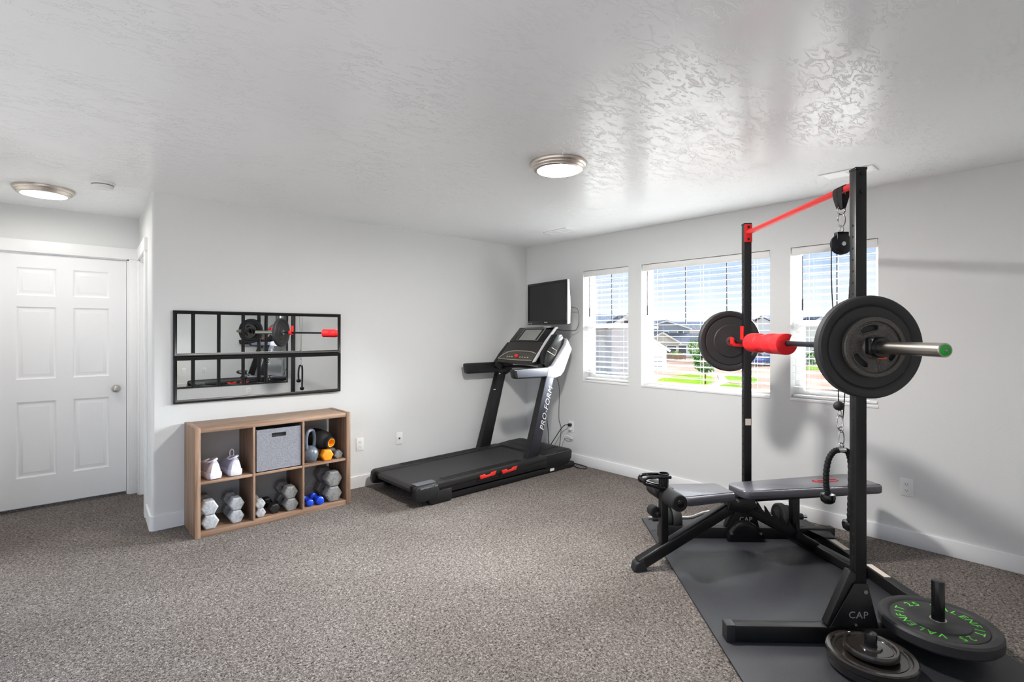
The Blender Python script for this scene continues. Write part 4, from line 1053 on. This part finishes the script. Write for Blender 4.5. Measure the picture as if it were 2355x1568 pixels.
bp_('socket_tube', MB().lathe([(.026, .49), (.030, .49), (.030, .565), (.033, .568), (.033, .575), (.026, .575), (.026, .49)], 28, Matrix.Translation((-.55, 0, 0))), M_BLACKG)
for y in (-.034, .034):
    bp_('leg_hook', MB().tube(spline([(-.52, y, .556), (-.60, y, .562), (-.665, y, .562), (-.69, y, .548), (-.688, y, .528), (-.665, y, .52), (-.60, y, .50), (-.56, y, .49)], 5), .0095, 10), M_BLACKG)
bp_('hook_bar', MB().cyl((-.69, -.04, .545), (-.69, .04, .545), .010, n=14), M_BLACKG)

# tape on the carpet by the bench foot
tag(put('tape_strip', MB().prism([(2.655, 1.872), (2.700, 1.842), (2.655, 1.752), (2.610, 1.785)], .001, .0025, 'xy'), mat('blue_grey_tape', (120, 130, 152), .4)), 'blue-grey strip of tape on the carpet under the bench foot', 'tape')

# ------------------------------------------------------------------ curl bar
P0_, P1_ = Vector((3.175, 2.075, .108)), Vector((4.05, 1.335, .108)); dd = (P1_-P0_).normalized()
ang_ = math.atan2(dd.y, dd.x)
cu = thing('curl_bar', 'chrome bent curl bar lying on the mat behind the far rack foot', 'curl bar', (P0_.x, P0_.y, .108), ang_)
LN = (P1_-P0_).length
pth = [(0, 0), (.10, 0), (.285, 0), (.32, .004), (.40, .034), (.44, .040), (.50, .030), (.555, .006), (.59, .006), (.645, .030), (.70, .040), (.74, .034), (.82, .004), (.86, 0), (LN-.10, 0), (LN, 0)]
part('bent_bar', MB().tube([(x, 0, z) for x, z in pth], .0125, 14), M_CHROME, cu)
part('collar', MB().cyl((.03, 0, 0), (.09, 0, 0), .022, n=20).cyl((LN-.09, 0, 0), (LN-.03, 0, 0), .022, n=20), M_RUBBER, cu, .003)
for x0, x1, r, lb in ((.095, .150, .078, 'small black plate on the curl bar end by the bench post'), (.155, .215, .094, 'black plate on the curl bar beside the bright bent shaft'), (LN-.21, LN-.165, .094, 'grey-black plate on the curl bar end near the wall'), (LN-.16, LN-.125, .080, 'smaller black plate outermost on the curl bar near the wall')):
    c = cu.location+dd*x0
    o = thing('weight_plate', lb, 'weight plate', c, group='weight plates')
    o.rotation_euler = (Matrix.Rotation(ang_, 4, 'Z') @ Matrix.Rotation(PI/2, 4, 'Y')).to_euler()
    w_ = x1-x0
    part('disc', MB().lathe([(.0130, 0), (r*.42, 0), (r*.46, .006), (r*.78, .006), (r*.84, 0), (r*.96, 0), (r, .006), (r, w_-.006), (r*.96, w_), (r*.84, w_), (r*.78, w_-.006), (r*.46, w_-.006), (r*.42, w_), (.0130, w_), (.0130, 0)], 40), M_RUBBER, o)

# ================================================================== OUTSIDE, SEEN THROUGH THE WINDOWS
GZ = -3.0
FW = Vector((math.cos(YAW), math.sin(YAW), 0)); RW = Vector((math.sin(YAW), -math.cos(YAW), 0))
def at(k, d, z=0): return FW*d+RW*(k*d)+Vector((0, 0, GZ+z))
M_GROUND = mat('pale_dirt_and_concrete', (98, 80, 72), 0.9, vary=(.25, (112, 95, 87), 5), spec=0.0)
M_LAWN = mat('lawn_grass', (62, 84, 22), 0.9, vary=(1.2, (78, 98, 28), 5), spec=0.0)
M_PATH = mat('pale_concrete_path', (160, 155, 150), 0.9, spec=0.0)
M_SIDING = mat('white_siding', (236, 236, 234), 0.7, spec=0.0)
M_SIDB = mat('beige_siding', (214, 204, 190), 0.7, spec=0.0)
M_SIDG = mat('grey_siding', (150, 152, 158), 0.7, spec=0.0)
M_ROOF = mat('charcoal_shingles', (74, 78, 88), 0.85, vary=(3, (92, 96, 106), 5), spec=0.0)
M_WINP = mat('dark_window_pane', (50, 58, 72), 0.2)
M_GAR = mat('garage_door_white', (228, 228, 226), 0.6, spec=0.0)
M_LEAF = mat('green_foliage', (84, 128, 42), 0.8, vary=(2.5, (120, 160, 60), 4), spec=0.0)
M_LEAFD = mat('dark_green_foliage', (52, 92, 40), 0.8, vary=(2.5, (84, 124, 54), 4), spec=0.0)
M_BARK = mat('bark', (92, 78, 66), 0.9, spec=0.0)
M_FENCE = mat('tan_fence', (176, 138, 104), 0.8, vary=(1.5, (150, 112, 82), 4), spec=0.0)
gp = MB().box(4.6, 320, -260, 320, GZ-.3, GZ)
o = put('ground', gp, M_GROUND); o['kind'] = 'structure'; o['label'] = 'pale ground and roadway outside the windows'
def lawn(pts, label, m=M_LAWN, h=.03, cat='lawn', name='lawn', kind='stuff'):
    o = put(name, MB().prism([tuple(at(k, d))[:2] for k, d in pts], GZ, GZ+h, 'xy'), m)
    return tag(o, label, cat, kind=kind)
lawn([(.264, 40.5), (.268, 44), (.286, 49), (.315, 53), (.345, 54), (.385, 52), (.395, 47), (.372, 43), (.345, 40.5), (.30, 39)], 'bright green lawn around the young tree')
lawn([(.405, 52), (.41, 47.5), (.425, 45), (.47, 45), (.475, 49), (.44, 52)], 'small green lawn beyond the curving path')
lawn([(.37, 41), (.395, 43.5), (.43, 44), (.46, 41), (.45, 39.5), (.40, 39.5)], 'strip of lawn in front of the curving path')
lawn([(.535, 61), (.535, 67.5), (.68, 67.5), (.68, 61)], 'strip of lawn in front of the row of bushes')
lawn([(.365, 39), (.385, 43), (.402, 47), (.398, 53), (.408, 53), (.418, 47), (.402, 43), (.39, 39)], 'pale concrete path curving between the lawns', M_PATH, .04, 'path', 'footpath', 'structure')
def house(k, d, w, dep, wh, rh, label, siding=M_SIDING, front=True, wins=(), garage=None, off=0, x=0, group='houses beyond the windows', host=None):
    p = at(k, d)
    t = thing('house', label, 'house', p, YAW-PI/2+off, group=group) if host is None else host
    ofs = Vector((0, 0, 0)) if host is None else pmat(host).inverted() @ p
    def part(name, mb, m, par):
        mb.v = [tuple(Vector(q)+ofs) for q in mb.v]
        return put(name, mb, m, par, w=False)
    ov = .35
    if front:
        part('wall', MB().prism([(-w/2, 0), (w/2, 0), (w/2, wh), (0, wh+rh), (-w/2, wh)], 0, dep, 'xz'), siding, t)
        sl = math.hypot(w/2, rh); rf = MB()
        for s in (-1, 1):
            e0 = Vector((s*(w/2+ov), 0, wh-ov*rh/(w/2))); e1 = Vector((0, 0, wh+rh))
            n = Vector((s*rh, 0, w/2)).normalized()*.16
            rf.prism([(e0.x, e0.z), (e1.x, e1.z), (e1.x, e1.z+.18), (e0.x+n.x, e0.z+n.z)], -ov, dep+ov, 'xz')
        part('roof', rf, M_ROOF, t)
        tm_ = MB()
        for s in (-1, 1):
            tm_.bar((s*(w/2+ov), -ov-.04, wh-ov*rh/(w/2)-.02), (0, -ov-.04, wh+rh-.02), .08, .26, up=(0, 0, 1))
        part('fascia', tm_, M_SIDING, t)
    else:
        part('wall', MB().prism([(0, 0), (dep, 0), (dep, wh), (dep/2, wh+rh), (0, wh)], -w/2, w/2, 'yz'), siding, t)
        rf = MB()
        rf.prism([(-ov, wh-ov*rh/(dep/2)), (dep/2, wh+rh), (dep/2, wh+rh+.18), (-ov-.05, wh-ov*rh/(dep/2)+.16)], -w/2-ov, w/2+ov, 'yz')
        rf.prism([(dep+ov, wh-ov*rh/(dep/2)), (dep/2, wh+rh), (dep/2, wh+rh+.18), (dep+ov+.05, wh-ov*rh/(dep/2)+.16)], -w/2-ov, w/2+ov, 'yz')
        part('roof', rf, M_ROOF, t)
        part('fascia', MB().box(-w/2-ov, w/2+ov, -ov-.08, -ov, wh-ov*rh/(dep/2)-.12, wh-ov*rh/(dep/2)+.1), M_SIDING, t)
    for wx, wz, ww, wh_ in wins:
        f = part('window', MB().box(wx-ww/2-.12, wx+ww/2+.12, -.06, 0, wz-.12, wz+wh_+.12), M_SIDING, t)
        part('pane', MB().box(wx-ww/2, wx+ww/2, -.09, -.061, wz, wz+wh_), M_WINP, f)
    if garage:
        gx, gw, gh = garage
        g = part('garage_door', MB().box(gx-gw/2, gx+gw/2, -.07, 0, 0, gh), M_GAR, t)
        for i in range(1, 4): part('groove', MB().box(gx-gw/2, gx+gw/2, -.08, -.071, gh*i/4-.03, gh*i/4+.03), M_SIDG, g)
    return t
h_ = house(.176, 44, 8.5, 7, 4.95, .95, 'white neighbour house with small dark windows beyond the narrow window by the television', front=False, wins=((-.85, 1.6, .42, 1.15), (.55, 1.5, .5, 1.2), (-3.2, 1.4, .9, 1.3)))
house(.224, 41.5, 2.6, 3, 5.0, .75, '', wins=((0, 5.05, .7, .35),), host=h_)
house(.262, 60, 4.4, 6, 2.5, 1.5, '', garage=(.2, 3.0, 2.1), host=h_)
h_ = house(.298, 97, 8.8, 9, 5.2, 1.4, 'grey two-storey house with a beige garage gable behind the driveway', M_SIDG, wins=((-2.6, 3.4, .9, 1.3), (2.7, 3.4, .9, 1.3), (0, 3.5, .8, 1.0)))
house(.290, 92, 6.0, 5, 2.7, 1.7, '', M_SIDB, wins=((1.7, .6, 1.6, 1.4),), garage=(-1.0, 2.6, 2.1), host=h_)
house(.345, 94, 8.0, 6, 2.5, 1.6, '', front=False, wins=((-1.5, .7, 1.4, 1.3),), host=h_)
house(.255, 132, 13, 10, 5.3, 1.6, 'far house with a long charcoal roof left of the grey two-storey house', M_SIDB, front=False, group='far houses')
house(.368, 138, 13, 10, 5.2, 2.0, 'far house with a steeper charcoal roof right of the grey two-storey house', M_SIDB, front=False, group='far houses')
house(.458, 150, 11, 10, 5.2, 1.7, 'far pale house with charcoal roof behind the far rack upright', M_SIDING, front=False, group='far houses')
house(.490, 92, 10, 9, 5.2, 1.5, 'white house with a dark roof behind the parked cars', front=False, wins=((-2.5, 3.6, 1.2, 1.2), (0, 3.6, 1.2, 1.2), (2.5, 3.6, 1.2, 1.2)), garage=(1.5, 4.6, 2.2))
h_ = house(.578, 75, 9.5, 9, 5.6, 1.2, 'pale house with a white front gable and dark roof behind the barbell window', front=False, wins=((-1.6, 3.6, .9, 1.3), (1.4, 3.4, 1.1, 1.4)), garage=(1.2, 4.2, 2.2))
house(.595, 73.5, 4.0, 3, 5.2, 1.3, '', wins=((0, 3.4, 1.0, 1.3),), host=h_)

def tree(k, d, h, cr, ch, label, m, n=420, trunk=.07, lz=.35, name='tree', cat='tree'):
    p = at(k, d); t = thing(name, label, cat, p, group='trees and bushes outside')
    if trunk: part('trunk', MB().tube([(0, 0, 0), (.03, .02, h*.4), (0, .03, h*.8)], [trunk, trunk*.8, trunk*.3], 8), M_BARK, t)
    mb = MB(); rnd = random.Random(int(k*1000)+int(d))
    for i in range(n):
        a = rnd.uniform(0, 2*PI); zz = rnd.uniform(-1, 1); rr = math.sqrt(1-zz*zz)*rnd.uniform(.55, 1)
        c = Vector((rr*math.cos(a)*cr, rr*math.sin(a)*cr, h-ch/2+zz*ch/2*rnd.uniform(.8, 1)))
        s = rnd.uniform(.5, 1.0)*lz*cr*.62
        q = Matrix.Rotation(rnd.uniform(0, 6.28), 4, Vector((rnd.uniform(-1, 1), rnd.uniform(-1, 1), rnd.uniform(-1, 1))).normalized())
        vs = [c+q @ Vector(v) for v in ((-s, 0, 0), (0, -s*.5, s*.15), (s, 0, 0), (0, s*.5, s*.15))]
        mb.add(vs, [(0, 1, 2, 3)])
    part('foliage', mb, m, t)
    return t
tree(.374, 44, 3.0, 1.05, 2.1, 'young round-crowned tree standing on the bright lawn', M_LEAFD, 700)
tree(.352, 84, 3.2, 1.1, 2.6, 'light green tree beside the low white wing', M_LEAF, 300)
tree(.316, 83, 1.4, 1.3, 1.4, 'low green shrub in front of the beige garage', M_LEAF, 200, trunk=0, name='shrub', cat='shrub')
tree(.276, 82, 1.5, 1.2, 1.5, 'dark shrub at the foot of the beige garage', M_LEAFD, 200, trunk=0, name='shrub', cat='shrub')
for i, (k, d, hh, lb) in enumerate(((.555, 70.5, 2.3, 'dark green bush left of the row behind the barbell window'), (.586, 70.5, 2.0, 'green bush in the middle of the row behind the barbell window'), (.617, 70.5, 2.4, 'dark green bush at the end of the row by the near upright'))):
    tree(k, d, hh, 1.0, hh, lb, M_LEAFD if i != 1 else M_LEAF, 260, trunk=0, name='shrub', cat='shrub')
fn = thing('fence', 'tan board fence in front of the beige garage', 'fence', at(.30, 80), YAW-PI/2)
for i in range(22):
    part('board', MB().box(-2.8+i*.26, -2.8+i*.26+.23, -.02, .02, .05, 1.15+.05*math.sin(i*2.1)), M_FENCE, fn)
part('rail', MB().box(-2.85, 2.9, .02, .07, .3, .4).box(-2.85, 2.9, .02, .07, .85, .95), M_FENCE, fn)

M_TYRE = mat('tyre', (28, 28, 30), .8); M_CGL = mat('car_glass', (60, 74, 90), .15)
def car(k, d, col, label, rz=0):
    t = thing('car', label, 'car', at(k, d), YAW-PI/2+rz, group='parked cars outside')
    body = [(-2.15, .35), (-2.2, .75), (-1.55, .92), (-1.0, .95), (1.6, .95), (2.1, .85), (2.2, .6), (2.15, .35)]
    part('body', MB().prism(body, -.85, .85, 'xz'), col, t, .06)
    part('cabin', MB().prism([(-1.05, .93), (-.45, 1.42), (1.0, 1.45), (1.65, .93)], -.72, .72, 'xz'), M_CGL, t, .05)
    part('roof', MB().prism([(-.48, 1.40), (-.40, 1.46), (.98, 1.48), (1.05, 1.42)], -.74, .74, 'xz'), col, t, .02)
    for x in (-1.35, 1.35):
        for y in (-.86, .68): part('wheel', MB().cyl((x, y, .33), (x, y+.18, .33), .33, n=20), M_TYRE, t)
    part('tail_light', MB().box(-2.2, -2.14, -.8, -.5, .62, .8).box(-2.2, -2.14, .5, .8, .62, .8), M_RED, t)
car(.500, 69, mat('blue_car_paint', (28, 66, 150), .3), 'blue car parked behind the far rack upright', .25)
car(.462, 75, mat('silver_car_paint', (176, 182, 190), .3), 'silver car parked beyond the blue car', .1)
car(.690, 40, mat('dark_blue_car_paint', (34, 52, 84), .3), 'dark blue car behind the near barbell plate', .1)
